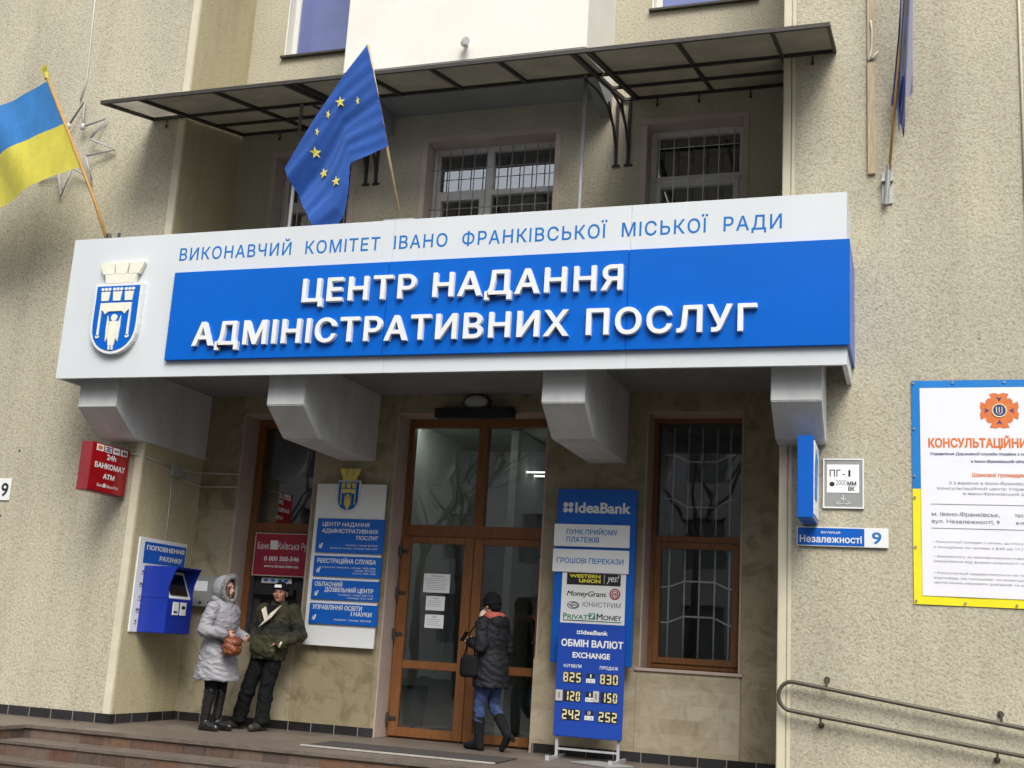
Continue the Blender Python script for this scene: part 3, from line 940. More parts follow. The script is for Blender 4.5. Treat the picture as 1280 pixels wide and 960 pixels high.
for u in (U[0], U[2]):
    f, y = upper_window(u, None)
    f.box(u[0] + .09, u[1] - .09, y - .032, y + .05, 6.62, 6.70)
    frame_rect(f, u[0] + .092, u[1] - .092, u[2] + .072, 6.618, y - .05, y + .03, 0.06)
    o = f.build('window', 'pvc', B, bevel=0.004)
    pane(u[0] + .09, u[1] - .09, u[2] + .07, u[3] - .09, y + .02, 'glass_grey', o)
    gq = MB()
    for k in range(6):
        x = u[0] + .14 + k * (u[1] - u[0] - .28) / 5
        gq.tube([(x, y - .12, u[2]), (x, y - .12, u[3] - .08)], 0.007, 6)
    gq.tube([(u[0] + .03, y - .12, 6.60), (u[1] - .03, y - .12, 6.60)], .007, 6)
    gq.tube([(u[0] + .03, y - .12, 7.02), (u[1] - .03, y - .12, 7.02)], .005, 6)
    gq.build('grille', 'grille', o, smooth=True)
for k, u in enumerate(U[3:]):
    y = P + 0.14
    f = MB(); frame_rect(f, u[0] + .02, u[1] - .02, u[2], u[3], y, y + .06, 0.075)
    o = f.build('window', 'pvc', B, bevel=0.004)
    pane(u[0] + .095, u[1] - .095, u[2] + .075, u[3] - .075, y + .03, 'glass_blue', o)

# ---- entrance door: fixed brown frame > two leaves, panes, hinges
fr = MB(); x0, x1 = DR[0] + .02, DR[1] - .02
frame_t = 0.065
fr.box(x0, x0 + frame_t, D - .05, D + .06, 0, DR[3] - .02); fr.box(x1 - frame_t, x1, D - .05, D + .06, 0, DR[3] - .02)
fr.box(x0 + frame_t, x1 - frame_t, D - .049, D + .06, 3.67, DR[3] - .02)
fr.box(x0 + frame_t, x1 - frame_t, D - .049, D + .06, 2.335, 2.475)
fr.box(-4.966, -4.846, D - .048, D + .06, 2.475, 3.67)
fr.box(x0 + frame_t, x1 - frame_t, D - .04, D + .06, 0, 0.012)
door = fr.build('entrance_door', 'wood_door', B, bevel=0.006)
pane(x0 + frame_t, -4.966, 2.475, 3.67, D, 'glass', door); pane(-4.846, x1 - frame_t, 2.475, 3.67, D, 'glass', door)
for a, b_, ga, gb in ((x0 + .03, -4.925, -5.728, -5.043), (-4.917, x1 - .03, -4.805, -4.12)):
    lf = MB(); yy0, yy1 = D - .085, D - .03
    lf.box(a, ga, yy0, yy1, 0.02, 2.33); lf.box(gb, b_, yy0, yy1, 0.02, 2.33)
    lf.box(ga, gb, yy0 + .001, yy1, 2.252, 2.33); lf.box(ga, gb, yy0 + .001, yy1, 0.79, 0.885); lf.box(ga, gb, yy0 + .001, yy1, 0.02, 0.125)
    leaf = lf.build('door_leaf', 'wood_door', door, bevel=0.006)
    for q0, q1 in ((0.885, 2.252), (0.125, 0.79)):
        pane(ga, gb, q0, q1, D - .055, 'glass', door)
for hx, zs, sgn in ((-5.85, (2.15, 1.66, 1.18, 0.22), 1), (-4.04, (2.14, 1.685, 1.17), -1)):
    for z in zs:
        h = MB(); h.tube([(hx, D - .115, z - .06), (hx, D - .115, z + .06)], 0.016, 8)
        h.box(hx, hx + sgn * .10, D - .100, D - .087, z - .018, z + .018)
        h.build('hinge', 'dark_grey', door, smooth=False)
tl = MB(); tl.box(-4.045, -4.005, D - .07, D - .052, .0, .25); 
# ---- canopy slab and brackets
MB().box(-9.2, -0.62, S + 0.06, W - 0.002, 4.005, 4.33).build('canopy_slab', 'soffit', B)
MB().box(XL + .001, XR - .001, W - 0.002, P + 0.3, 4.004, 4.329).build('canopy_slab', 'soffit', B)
for xa, xb in ((-9.05, -8.545), (-6.60, -6.155), (-3.50, -3.055), (-1.262, -0.80)):
    y_end = P + 0.02 if (xa > -9 and xb < -1.3) else (W + .01 if xa > -2 else P + .02)
    prof = [(10.95, 4.01), (10.95, 3.495), (11.36, 3.205), (y_end, 3.19), (y_end, 4.01)]
    bk = MB()
    if xa < -9:   # this one runs back along the return wall
        bk.prism([(xb - .02, a, b_) for a, b_ in prof], (0.03, 0, 0))
        bk.prism([(xa, a, b_) for a, b_ in ((10.95, 4.01), (10.95, 3.495), (11.36, 3.205), (W + .01, 3.2), (W + .01, 4.01))], (xb - .021 - xa, 0, 0))
        bk.build('canopy_bracket', 'paint_white', B)
    else:
        bk.prism([(xa, a, b_) for a, b_ in prof], (xb - xa, 0, 0))
        bk.build('canopy_bracket', 'paint_white', B, bevel=0.008)

# ---- cream bay above the awning
by = MB(); by.box(-6.43, -3.41, W, P, 7.69, 14); by.build('bay', 'bay_white', B, bevel=0.01)
MB().box(-6.425, -3.415, W + .005, P - .001, 7.672, 7.6885).build('bay_soffit_shade', 'soffit', B)  # thin dark sheet: shade under the bay put into its colour
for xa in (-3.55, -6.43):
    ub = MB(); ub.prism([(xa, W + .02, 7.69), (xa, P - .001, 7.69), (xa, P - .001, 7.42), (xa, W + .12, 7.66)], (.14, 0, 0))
    ub.build('bay_cantilever', 'soffit', B)  # shading of the wedges carried by the dark grey

# ================================================================== AWNING
A = thing('iron_awning', 'long dark iron awning with grimy translucent panels above the balcony', 'awning', (-4.9, 11.6, 7.3))
SL = 0.244
az = lambda y: 7.33 + SL * (y - W)
YF = 10.60
def apanel(x0, x1, y0, y1, mat):
    p = MB(); t = .008
    p.prism([(x0, y0, az(y0) + .022), (x1, y0, az(y0) + .022), (x1, y1, az(y1) + .022), (x0, y1, az(y1) + .022)], (0, 0, t))
    return p.build('roof_panel', mat, A)
e_ = 0.006
apl = apanel(-9.03 + e_, -8.53 - e_, YF, W - .01, 'poly_pale'); apl['label'] = 'clean pale awning panel at the left end'
for a, b_ in ((-8.53, -7.53), (-7.53, -6.545)): apanel(a + e_, b_ - e_, YF, P - .01, 'poly')
for a, b_ in ((-6.545, -5.62), (-5.62, -4.86), (-4.86, -4.08), (-4.08, -3.18)): apanel(a + e_, b_ - e_, YF, W - .01, 'poly')
for a, b_ in ((-3.18, -2.19), (-2.19, -1.255)): apanel(a + e_, b_ - e_, YF, P - .01, 'poly')
apanel(-1.255 + e_, -0.72 - e_, YF, W - .01, 'poly')
ir = MB()
def rib(x, y0, y1, w=.032, h=.04):
    ir.bar((x, y0, az(y0)), (x, y1, az(y1)), w, h)
ir.bar((-9.04, YF, az(YF) + .002), (-0.71, YF, az(YF) + .002), .03, .042)
for x in (-9.03, -0.725): rib(x, YF, W - .01)
for x in (-8.53, -7.53, -1.262, -2.19): rib(x, YF, P - .01)
for x in (-5.62, -4.86, -4.08): rib(x, YF, W - .01)
for x in (-6.60, -6.49, -3.27, -3.10): rib(x, YF, P - .02, .045, .05)
ir.bar((-6.49, W - .03, az(W) - .003), (-3.27, W - .03, az(W) - .003), .03, .04)
ir.bar((-9.03, W - .03, az(W) - .003), (-8.57, W - .03, az(W) - .003), .03, .04)
ir.bar((-1.24, W - .03, az(W) - .003), (-.72, W - .03, az(W) - .003), .03, .04)
for yy in (W - .03, 12.2, P - .03):
    ir.bar((XL + .02, yy, az(yy) - .004), (-6.49, yy, az(yy) - .004), .028, .034)
    ir.bar((-3.27, yy, az(yy) - .004), (XR - .02, yy, az(yy) - .004), .028, .034)
ir.build('awning_frame', 'iron', A)
for xs in ((-6.62, -6.48), (-3.33, -3.18)):
    for x in xs:
        b_ = MB()
        b_.bar((x, P - .02, 6.78), (x, P - .02, 7.60), .035, .03, (0, 1, 0))
        b_.tube([(x, P - .025, 6.80), (x, P - .06, 7.0), (x, P - .2, 7.2), (x, P - .5, 7.32), (x, P - 1.0, 7.28), (x, P - 1.5, 7.16)], .016, 6)
        b_.tube([(x, P - .03, 7.05), (x, P - .45, 7.40)], .012, 6)
        b_.box(x - .05, x + .05, P - .016, P - .001, 6.76, 6.79)
        b_.build('awning_bracket', 'iron', A)
for x, zb in ((-3.37, 4.34), (-6.88, 4.34)):
    MB().tube([(x, 11.5, zb), (x, 11.5, az(11.5) - .02)], .022, 8).build('support_post', 'post_grey', A, smooth=True)
for x, yy in ((-8.83, W), (-7.95, P), (-7.3, P), (-2.85, P), (-2.35, P), (-1.75, P), (-0.95, W)):
    h = MB(); h.tube([(x, yy - .02, az(yy) - .03), (x, yy - .02, az(yy) - .10)], .008, 6); h.ell((x, yy - .02, az(yy) - .115), (.018, .018, .022), None, 8, 6)
    h.build('bolt', 'iron', A, smooth=True)

# ================================================================== FASCIA SIGN
F = thing('fascia_sign', 'long white and blue fascia sign with raised white letters and a crest over the entrance', 'sign', (-4.9, S, 3.78))
fx0, fx1, fz0, fz1 = -9.25, -0.565, 3.78, 5.44
fp = MB()
for a, b_ in ((fx0, -5.1665), (-5.1645, -2.6075), (-2.6055, fx1)):
    fp.box(a, b_, S, S + .045, fz0, fz1)
fp.build('front_panel', 'panel_white', F, bevel=0.0015)
sp_ = MB(); sp_.box(fx1 - .045, fx1 - .001, S + .046, W - .004, fz0 + .002, fz1 - .002); sp_.box(fx0 + .001, fx0 + .045, S + .046, W - .004, fz0 + .002, fz1 - .002)
sp_.build('side_panel', 'panel_white', F, bevel=0.003)
MB().box(fx0 + .05, fx1 - .05, S + .046, S + .5, fz1 - .03, fz1 - .004).build('top_capping', 'panel_white', F)
bp_ = MB()
for a, b_ in ((-7.79, -5.168), (-5.164, -2.609), (-2.605, -0.537)):
    bp_.box(a, b_, S - .05, S - .003, 3.953, 4.962)
bp_.box(fx1 + .004, -0.537, S - .002, W - .004, 3.953, 4.962)
bp_.build('blue_panel', 'panel_blue', F, bevel=0.004)
text('ВИКОНАВЧИЙ  КОМІТЕТ  ІВАНО  ФРАНКІВСЬКОЇ  МІСЬКОЇ  РАДИ', -7.79, -1.155, 5.115, 0.148, S - .002, 'letter_blue', F, bold=0.010, space=1.16)
text('ЦЕНТР НАДАННЯ', -6.135, -2.65, 4.54, 0.262, S - .05, 'letter_white', F, bold=0.022, depth=.05, letters=True, bev=.003, space=1.14)
text('АДМІНІСТРАТИВНИХ ПОСЛУГ', -7.43, -1.36, 4.095, 0.268, S - .05, 'letter_white', F, bold=0.022, depth=.05, letters=True, bev=.003, space=1.14)

def crest(parent, x0, x1, zb, zt, zc, y, fig, crown, border):
    """city arms: gate with three towers and a winged figure on a blue shield, mural crown above"""
    w, h = x1 - x0, zt - zb
    pt = lambda u, v, yy: (x0 + u * w, yy, zb + v * h)
    def outline(i):
        pts = [(i, 1 - i * .8), (i, .42)]
        for k in range(1, 12):
            t = math.pi * k / 12
            pts.append((.5 - (.5 - i) * math.cos(t), .42 - (.42 - i) * math.sin(t) ** 0.85))
        return pts + [(1 - i, .42), (1 - i, 1 - i * .8)]
    th = 0.10 * w
    cr = MB(); cr.prism([pt(u, v, y) for u, v in outline(0)], (0, -th, 0))
    c0 = cr.build('crest_shield', border, parent, bevel=.004)
    MB().prism([pt(u, v, y - th) for u, v in outline(.045)], (0, -.004, 0)).build('shield_field', 'panel_blue', c0)
    d = MB(); yy = y - th - .004; t2 = (0, -.010, 0)
    poly = lambda ps: d.prism([pt(u, v, yy) for u, v in ps], t2)
    for c in (.25, .5, .75):
        poly([(c - .075, .75), (c + .075, .75), (c + .095, .88), (c - .095, .88)])
        for k in (-.075, 0, .075):
            d.disc(pt(c + k, .915, yy), .03 * w, .03 * w, .010, 10)
    poly([(.17, .62), (.215, .62), (.25, .60), (.29, .56), (.36, .60), (.64, .60), (.71, .56), (.75, .60), (.785, .62), (.83, .62), (.83, .72), (.17, .72)])
    for c in (.185, .815):
        poly([(c - .022, .25), (c + .022, .25), (c + .018, .62), (c - .018, .62)])
        d.disc(pt(c, .245, yy), .04 * w, .03 * w, .010, 10)
    d.build('towers_and_gate', fig, c0)
    a = MB(); poly2 = lambda ps: a.prism([pt(u, v, yy) for u, v in ps], (0, -.012, 0))
    poly2([(.44, .12), (.56, .12), (.60, .30), (.58, .46), (.42, .46), (.40, .30)])
    poly2([(.45, .06), (.485, .06), (.485, .12), (.45, .12)]); poly2([(.515, .06), (.55, .06), (.55, .12), (.515, .12)])
    poly2([(.40, .44), (.36, .54), (.355, .36), (.37, .17), (.41, .22)]); poly2([(.60, .44), (.64, .54), (.645, .36), (.63, .17), (.59, .22)])
    a.disc(pt(.5, .51, yy), .065 * w, .065 * w, .012, 12)
    a.build('winged_figure', fig, c0)
    # crown: wall with three flaring merlons
    hz = zc - zt
    k = MB(); q = lambda u, v: (x0 + u * w, y - .01, zt + .002 + v * hz)
    k.prism([q(.20, 0), q(.80, 0), q(.84, .42), (q(.16, .42))], (0, -th * .8, 0))
    for c, l in ((.23, -.05), (.5, 0), (.77, .05)):
        k.prism([q(c - .115, .42), q(c + .115, .42), q(c + .15 + l, .93), q(c + l, 1.0), q(c - .15 + l, .93)], (0, -th * .8, 0))
    k.build('mural_crown', crown, c0, bevel=.003)
crest(F, -8.815, -8.185, 4.035, 4.862, 5.125, S - .001, 'cream', 'cream', 'letter_white')

# ================================================================== FLAGS
def coons(top, fly, bottom, hoist, nu=46, nv=30, yfun=None):
    """cloth grid: hoist (A>B) at u=0, fly (C>E) at u=1, top (A>C) at v=0, bottom (B>E) at v=1; curves as lists of (x,z)"""
    def ev(c, t):
        ls = [0]
        for a, b in zip(c, c[1:]): ls.append(ls[-1] + math.dist(a, b))
        s = t * ls[-1]
        for i in range(len(c) - 1):
            if s <= ls[i + 1] or i == len(c) - 2:
                q = (s - ls[i]) / max(1e-6, ls[i + 1] - ls[i])
                return Vector((c[i][0] + (c[i + 1][0] - c[i][0]) * q, c[i][1] + (c[i + 1][1] - c[i][1]) * q))
    A_, B_, C_, E_ = map(Vector, (hoist[0], hoist[-1], top[-1], bottom[-1]))
    V = []
    for j in range(nv + 1):
        v = j / nv; row = []
        for i in range(nu + 1):
            u = i / nu
            p = (1 - v) * ev(top, u) + v * ev(bottom, u) + (1 - u) * ev(hoist, v) + u * ev(fly, v)
            p -= (1 - u) * (1 - v) * A_ + (1 - u) * v * B_ + u * (1 - v) * C_ + u * v * E_
            row.append(Vector((p.x, yfun(u, v), p.y)))
        V.append(row)
    return V
def cloth(V, name, mat, parent, j0=0, j1=None, th=.003):
    j1 = len(V) - 1 if j1 is None else j1
    b_ = MB(); n = len(V[0])
    vs = {}
    for j in range(j0, j1 + 1):
        for i in range(n): vs[i, j] = b_.bm.verts.new(V[j][i])
    for j in range(j0, j1):
        for i in range(n - 1): b_.bm.faces.new([vs[i, j], vs[i + 1, j], vs[i + 1, j + 1], vs[i, j + 1]])
    return b_.build(name, mat, parent, smooth=True, recalc=True)

# Ukrainian flag, left end of the sign
uf = thing('yellow_blue_flag', 'blue over yellow flag on an ochre pole at the left end of the sign', 'flag', (-8.84, S + .08, 5.44))
fy = lambda z: S + .08 - (z - 5.44) * .08
MB().tube([(-8.83, fy(5.36), 5.36), (-9.10, fy(5.95), 5.95), (-9.97, fy(7.58), 7.58)], .019, 8).build('pole', 'wood_pole', uf, smooth=True)
sb = MB(); sb.box(-8.93, -8.70, S + .05, S + .12, 5.437, 5.46); sb.tube([(-8.72, S + .09, 5.46), (-8.72, S + .09, 5.53)], .018, 8); sb.tube([(-8.84, S + .08, 5.45), (-8.86, S + .08, 5.52)], .03, 8); sb.build('pole_socket', 'dark_grey', uf)
rb = MB()
for k, (dx, dz) in enumerate(((-.07, .12), (-.02, .14), (.02, .11))):
    p0 = Vector((-9.965, fy(7.56), 7.56)); p1 = p0 + Vector((dx - .02, -.02 * k, dz))
    rb.bar(p0, p1, .05, .006, (0, 1, .2))
rb.tube([(-9.95, fy(7.54), 7.52), (-9.97, fy(7.56), 7.60)], .03, 8)
rb.build('ribbon', 'flag_yellow', uf)
def U_y(u, v):
    return fy(7.4 - 1.15 * v) - .02 + .10 * u * math.sin(u * 9 + v * 2.2) + .03 * math.sin(u * 22 + v * 3) * u
Vu = coons([(-9.92, 7.485), (-10.25, 7.36), (-10.66, 7.16), (-11.05, 7.05), (-11.4, 6.9)], [(-11.4, 6.9), (-11.35, 6.4), (-11.3, 5.85)],
           [(-9.31, 6.37), (-9.75, 6.26), (-10.15, 6.08), (-10.5, 5.93), (-10.9, 5.87), (-11.3, 5.85)], [(-9.92, 7.485), (-9.62, 6.93), (-9.31, 6.37)], 60, 30, U_y)
cloth(Vu, 'blue_stripe', 'flag_blue', uf, 0, 15); cloth(Vu, 'yellow_stripe', 'flag_yellow', uf, 15, 30)

# European flag, above the sign: its pole leans out so that the cloth hangs clear of the awning edge
ELEAN = lambda z: 10.85 - .25 * (z - 5.44)
ef = thing('blue_star_flag', 'deep blue flag with yellow stars hanging limp above the sign', 'flag', (-5.14, 10.84, 5.44))
MB().box(-5.33, -4.98, 10.80, 10.92, 5.437, 5.475).build('pole_socket', 'post_grey', ef, bevel=.004)
def px(p):      # outline measured on the photograph, laid on the flag's own leaning plane
    d = Vector((RC[0][0] * (p[0] - 640) + RC[0][1] * (p[1] - 480) + RC[0][2] * 1476.83,
                RC[1][0] * (p[0] - 640) + RC[1][1] * (p[1] - 480) + RC[1][2] * 1476.83,
                RC[2][0] * (p[0] - 640) + RC[2][1] * (p[1] - 480) + RC[2][2] * 1476.83))
    t = (10.85 + .25 * 4.29) / (d.y + .25 * d.z)
    return (d.x * t, 1.15 + d.z * t)
def E_y(u, v):
    return -.02 - .06 * u * (0.2 + math.sin(v * 8.5 + u * 1.5)) - .013 * math.sin(v * 19 + u * 5) * (0.25 + u) - .005 * math.sin(v * 43 + u * 9)
Ve = coons([px(q) for q in ((460, 57), (430, 98), (395, 152), (360, 214))], [px(q) for q in ((360, 214), (374, 250), (405, 301))],
           [px(q) for q in ((486, 183), (462, 196), (440, 206), (437, 240), (430, 271), (405, 301))], [px(q) for q in ((460, 57), (475, 124), (486, 183))], 60, 44, E_y)
for r_ in Ve:
    for q in r_: q.y += ELEAN(q.z)
pb_, pt_ = px((500.5, 275)), px((459.5, 56))
MB().tube([(pb_[0], ELEAN(pb_[1]) + .005, pb_[1]), (pt_[0], ELEAN(pt_[1]) + .005, pt_[1])], .017, 8).build('pole', 'wood_pole_pale', ef, smooth=True)
ecl = cloth(Ve, 'flag_cloth', 'flag_eu', ef)
flat = [q for r in Ve for q in r]
def star(cx, cz, r, rot=0, half=0):
    s = MB(); ps = []
    for k in range(10):
        a = math.pi / 2 + rot + k * math.pi / 5
        rr = r if k % 2 == 0 else r * .42
        dx = rr * math.cos(a)
        if half: dx *= .5
        x, z = cx + dx, cz + rr * math.sin(a)
        n = min(flat, key=lambda q: (q.x - x) ** 2 + (q.z - z) ** 2)
        ps.append(Vector((x, n.y - .016, z)))
    c = Vector((cx, min(flat, key=lambda q: (q.x - cx) ** 2 + (q.z - cz) ** 2).y - .018, cz))
    for a, b_ in zip(ps, ps[1:] + ps[:1]): s.face([c, a, b_])
    s.build('star', 'star_yellow', ecl)
for q, r, rot, hf in (((428, 130), .062, .1, 0), ((413, 146), .055, -.4, 1), ((400, 168), .055, -.3, 1), ((397, 193), .062, .1, 0), ((405.5, 217), .062, .2, 0), ((423.5, 229.5), .060, .1, 0), ((449, 128), .05, .2, 1)):
    star(*px(q), r, rot, hf)

# furled flag at the right wing
rf = thing('furled_flag', 'narrow furled navy and lilac flag on a thin pole on the right wall', 'flag', (-0.22, W, 5.75))
ry = lambda z: W - .06 - (z - 5.75) * .14
bk = MB(); bk.tube([(-.255, W, 5.86), (-.255, W - .07, 5.86)], .022, 10); bk.tube([(-.185, W, 5.86), (-.185, W - .07, 5.86)], .022, 10)
bk.tube([(-.235, ry(5.66), 5.60), (-.20, ry(5.9), 6.0)], .026, 10); bk.box(-.27, -.17, W - .02, W + .001, 5.62, 5.95)
bk.build('wall_socket', 'steel', rf, smooth=False)
MB().tube([(-.222, ry(5.68), 5.68), (-.12, ry(6.8), 6.8), (.06, ry(8.6), 8.6)], .014, 8).build('pole', 'wood_pole', rf, smooth=True)
def R_y(k):
    return lambda u, v: ry(6.4 + 1.9 * (1 - v)) + k - .06 * math.sin(u * 7 + v * 5) - .02
fl = coons([(.01, 8.6), (.07, 8.6)], [(.07, 8.6), (.045, 7.6), (.03, 6.7)], [(-.10, 6.55), (-.04, 6.6), (.03, 6.7)], [(.01, 8.6), (-.07, 7.5), (-.10, 6.55)], 18, 40, R_y(-.07))
cloth(fl, 'pale_fold', 'flag_lilac', rf)
fl = coons([(-.005, 8.55), (.025, 8.55)], [(.025, 8.55), (-.05, 7.3), (-.10, 6.30)], [(-.175, 6.62), (-.13, 6.6), (-.10, 6.30)], [(-.005, 8.55), (-.10, 7.3), (-.175, 6.62)], 18, 40, R_y(.0))
cloth(fl, 'navy_fold', 'flag_navy', rf)
fl = coons([(-.10, 6.75), (-.035, 6.75)], [(-.035, 6.75), (-.04, 6.45), (-.055, 6.22)], [(-.105, 6.38), (-.08, 6.3), (-.055, 6.22)], [(-.10, 6.75), (-.105, 6.38)], 10, 16, R_y(-.09))
cloth(fl, 'blue_tip', 'flag_navy', rf)

# ================================================================== things on the upper walls
bt = thing('timber_batten', 'weathered vertical timber batten screwed to the right wall beside the furled flag', 'batten', (-.37, W, 5.9))
MB().box(-.405, -.33, W - .035, W, 5.94, 7.16).build('lower_batten', 'wood_raw', bt, bevel=.004)
MB().box(-.405, -.34, W - .03, W, 7.20, 9.6).build('upper_batten', 'wood_raw', bt, bevel=.004)
MB().tube([(-.37, W - .04, 7.62), (-.355, W - .05, 7.5), (-.362, W - .045, 7.3), (-.39, W - .045, 7.17), (-.345, W - .05, 7.2), (-.30, W - .03, 7.27)], .010, 6).build('wire_end', 'cable', bt, smooth=True)
so = thing('star_ornament', 'pale eight-pointed wire star lamp frame on the left wall behind the flag', 'ornament', (-10.15, W, 7.0))
sm = MB(); cx, cz = -10.19, 7.02
pts = []
for k in range(16):
    a = math.pi / 2 + k * math.pi / 8 - .12
    rr = (.66 if k % 4 == 0 else .60) if k % 2 == 0 else .30
    pts.append((cx + rr * math.cos(a), W - .05 - (.05 if k % 2 else 0), cz + rr * math.sin(a)))
for k in range(0, 16, 2):
    sm.tube([pts[k - 1], pts[k], pts[k + 1]], .015, 6)
sm.build('wire_frame', 'post_grey', so, smooth=True)
for k in (0, 1):
    MB().ell(pts[-1 if k == 0 else k * 4 - 3], (.035, .03, .05), None, 10, 6).build('bulb', 'lamp_glass', so, smooth=True)
MB().tube([(-10.21, W - .02, 7.70), (-10.16, W - .015, 8.0), (-10.20, W - .015, 8.7), (-10.24, W - .015, 9.6)], .010, 6).build('cord', 'cable', so, smooth=True)
cd_ = thing('wall_conduit', 'thin pale vertical conduit at the right edge of the right wall above the banner', 'conduit', (1.04, W, 4.3))
MB().tube([(1.04, W - .014, 4.3), (1.04, W - .014, 9.6)], .014, 8).build('pipe', 'trim', cd_, smooth=True)
cm = thing('bay_spotlight', 'small grey spotlight on the white bay', 'lamp', (-4.85, W, 7.88))
q = MB(); q.tube([(-4.85, W, 7.88), (-4.84, W - .10, 7.86)], .02, 8); q.tube([(-4.86, W - .06, 7.87), (-4.80, W - .16, 7.85)], .045, 12); q.build('spotlight_body', 'steel', cm, smooth=False)
bl = thing('balcony_rail', 'low white balcony rail behind the sign beside the blue flag', 'railing', (-5.5, 12.2, 4.33))
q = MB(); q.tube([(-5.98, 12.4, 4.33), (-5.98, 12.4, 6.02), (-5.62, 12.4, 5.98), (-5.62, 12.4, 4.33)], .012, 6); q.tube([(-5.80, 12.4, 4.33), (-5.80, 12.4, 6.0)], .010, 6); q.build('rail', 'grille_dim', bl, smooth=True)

# ================================================================== signs
def slab(x0, x1, z0, z1, y, t, name, mat, par, bev=.003):
    return MB().box(x0, x1, y - t, y, z0, z1).build(name, mat, par, bevel=bev)
def mount(points, parent, y0, y1, r=.012):
    q = MB()
    for x, z in points: q.tube([(x, y0, z), (x, y1, z)], r, 8)
    return q.build('standoff', 'steel', parent, smooth=False)

# directory board left of the door
db = thing('directory_board', 'white directory board with four blue plates and a small crest left of the door', 'sign', (-6.4, P, 0.99))
slab(-6.86, -5.945, .99, 2.90, P - .05, .03, 'board', 'plate_white', db)
mount([(-6.75, 1.1), (-6.05, 1.1), (-6.75, 2.75), (-6.05, 2.75)], db, P, P - .05)
yb = P - .085
rows = [(2.075, 2.48), (1.795, 2.035), (1.525, 1.755), (1.24, 1.48)]
pls = []
for a, b_ in rows:
    pls.append(slab(-6.80, -5.915, a, b_, yb, .02, 'plate', 'plate_blue', db))
yt = yb - .022
for n_, (body, x0, x1, z, h, bd) in enumerate([
    ('ЦЕНТР НАДАННЯ', -6.729, -6.11, 2.387, .05, .02), ('АДМІНІСТРАТИВНИХ', -6.729, -5.987, 2.308, .05, .02), ('ПОСЛУГ', -6.267, -5.982, 2.233, .048, .02),
    ('понеділок - середа  8:00-20:00', -6.397, -5.985, 2.16, .020, .0), ('вівторок, четвер, п’ятниця  8:00-18:00', -6.60, -5.984, 2.121, .020, .0),
    ('РЕЄСТРАЦІЙНА СЛУЖБА', -6.754, -5.987, 1.95, .055, .02), ('понеділок, вівторок, четвер  9:00-18:00', -6.70, -5.986, 1.895, .019, .0), ('середа  9:00-20:00', -6.258, -5.984, 1.864, .019, .0), ('субота  9:00-16:00', -6.281, -5.981, 1.832, .019, .0),
    ('ОБЛАСНИЙ', -6.76, -6.397, 1.678, .052, .02), ('ДОЗВІЛЬНИЙ ЦЕНТР', -6.623, -5.99, 1.616, .051, .02), ('понеділок - четвер  8:30-17:15', -6.439, -5.992, 1.578, .020, .0), ('п’ятниця  8:30-16:00', -6.315, -5.991, 1.545, .019, .0),
    ('УПРАВЛІННЯ ОСВІТИ', -6.763, -6.117, 1.408, .055, .02), ('І НАУКИ', -6.252, -5.988, 1.348, .050, .02), ('понеділок - п’ятниця  8:00-16:30', -6.467, -5.99, 1.289, .021, .0)]):
    par = pls[0] if n_ < 5 else pls[1] if n_ < 9 else pls[2] if n_ < 13 else pls[3]
    text(body, x0, x1, z, h, yt, 'letter_white', par, bold=bd)
for pz, par in ((2.125, pls[0]), (1.84, pls[1]), (1.565, pls[2]), (1.285, pls[3])):     # little pen emblem on each plate
    q = MB(); q.prism([(-6.742, yt, pz), (-6.722, yt, pz - .004), (-6.700, yt, pz + .055), (-6.716, yt, pz + .066)], (0, -.001, 0)); q.prism([(-6.755, yt, pz + .004), (-6.746, yt, pz), (-6.735, yt, pz + .045), (-6.744, yt, pz + .05)], (0, -.001, 0)); q.build('pen_emblem', 'letter_white', par)
crest(db, -6.565, -6.275, 2.565, 2.94, 3.085, P - .082, 'gold', 'gold', 'plate_white')

# bank board right of the door
bb = thing('bank_board', 'tall blue bank board with white plates right of the door', 'sign', (-3.33, P, .98))
slab(-3.778, -2.88, .975, 2.87, P - .12, .08, 'board', 'bank_blue', bb, .006)
mount([(-3.6, 1.2), (-3.0, 1.2), (-3.6, 2.7), (-3.0, 2.7)], bb, P, P - .12, .02)
yf = P - .203
q = MB()
for a in (-3.682, -3.622):
    for z in (2.632, 2.692): q.disc((a, yf, z), .028, .028, .004, 16)
q.build('dot_emblem', 'letter_white', bb)
text('IdeaBank', -3.572, -2.94, 2.603, .118, yf - .001, 'letter_white', bb, bold=.03)
p1 = slab(-3.795, -2.94, 2.23, 2.475, yf - .002, .018, 'plate', 'plate_white', bb)
p2 = slab(-3.797, -2.938, 1.95, 2.20, yf - .002, .018, 'plate', 'plate_white', bb)
ym = yf - .022
text('ПУНК ПРИЙОМУ', -3.653, -3.075, 2.362, .058, ym, 'letter_blue', p1, bold=.012); text('ПЛАТЕЖІВ', -3.65, -3.277, 2.278, .058, ym, 'letter_blue', p1, bold=.012)
text('ГРОШОВІ ПЕРЕКАЗИ', -3.749, -2.995, 2.048, .058, ym, 'letter_blue', p2, bold=.012)
p3 = slab(-3.68, -2.965, 1.405, 1.949, yf - .002, .004, 'logo_sheet', 'plate_white', bb, 0)
yl = yf - .0075
MB().box(-3.625, -3.022, yl - .002, yl, 1.818, 1.944).build('black_field', 'black', p3)
text('WESTERN', -3.595, -3.247, 1.893, .037, yl - .003, 'yellow', p3, bold=.035); text('UNION', -3.487, -3.245, 1.842, .040, yl - .003, 'yellow', p3, bold=.035)
MB().box(-3.207, -3.203, yl - .0035, yl - .0025, 1.835, 1.935).build('divider', 'plate_white', p3)
text('yes!', -3.175, -3.04, 1.862, .075, yl - .003, 'plate_white', p3, bold=.005, shear=.35)
text('MoneyGram.', -3.622, -3.172, 1.696, .055, yl, 'black', p3, bold=.015, shear=.3)
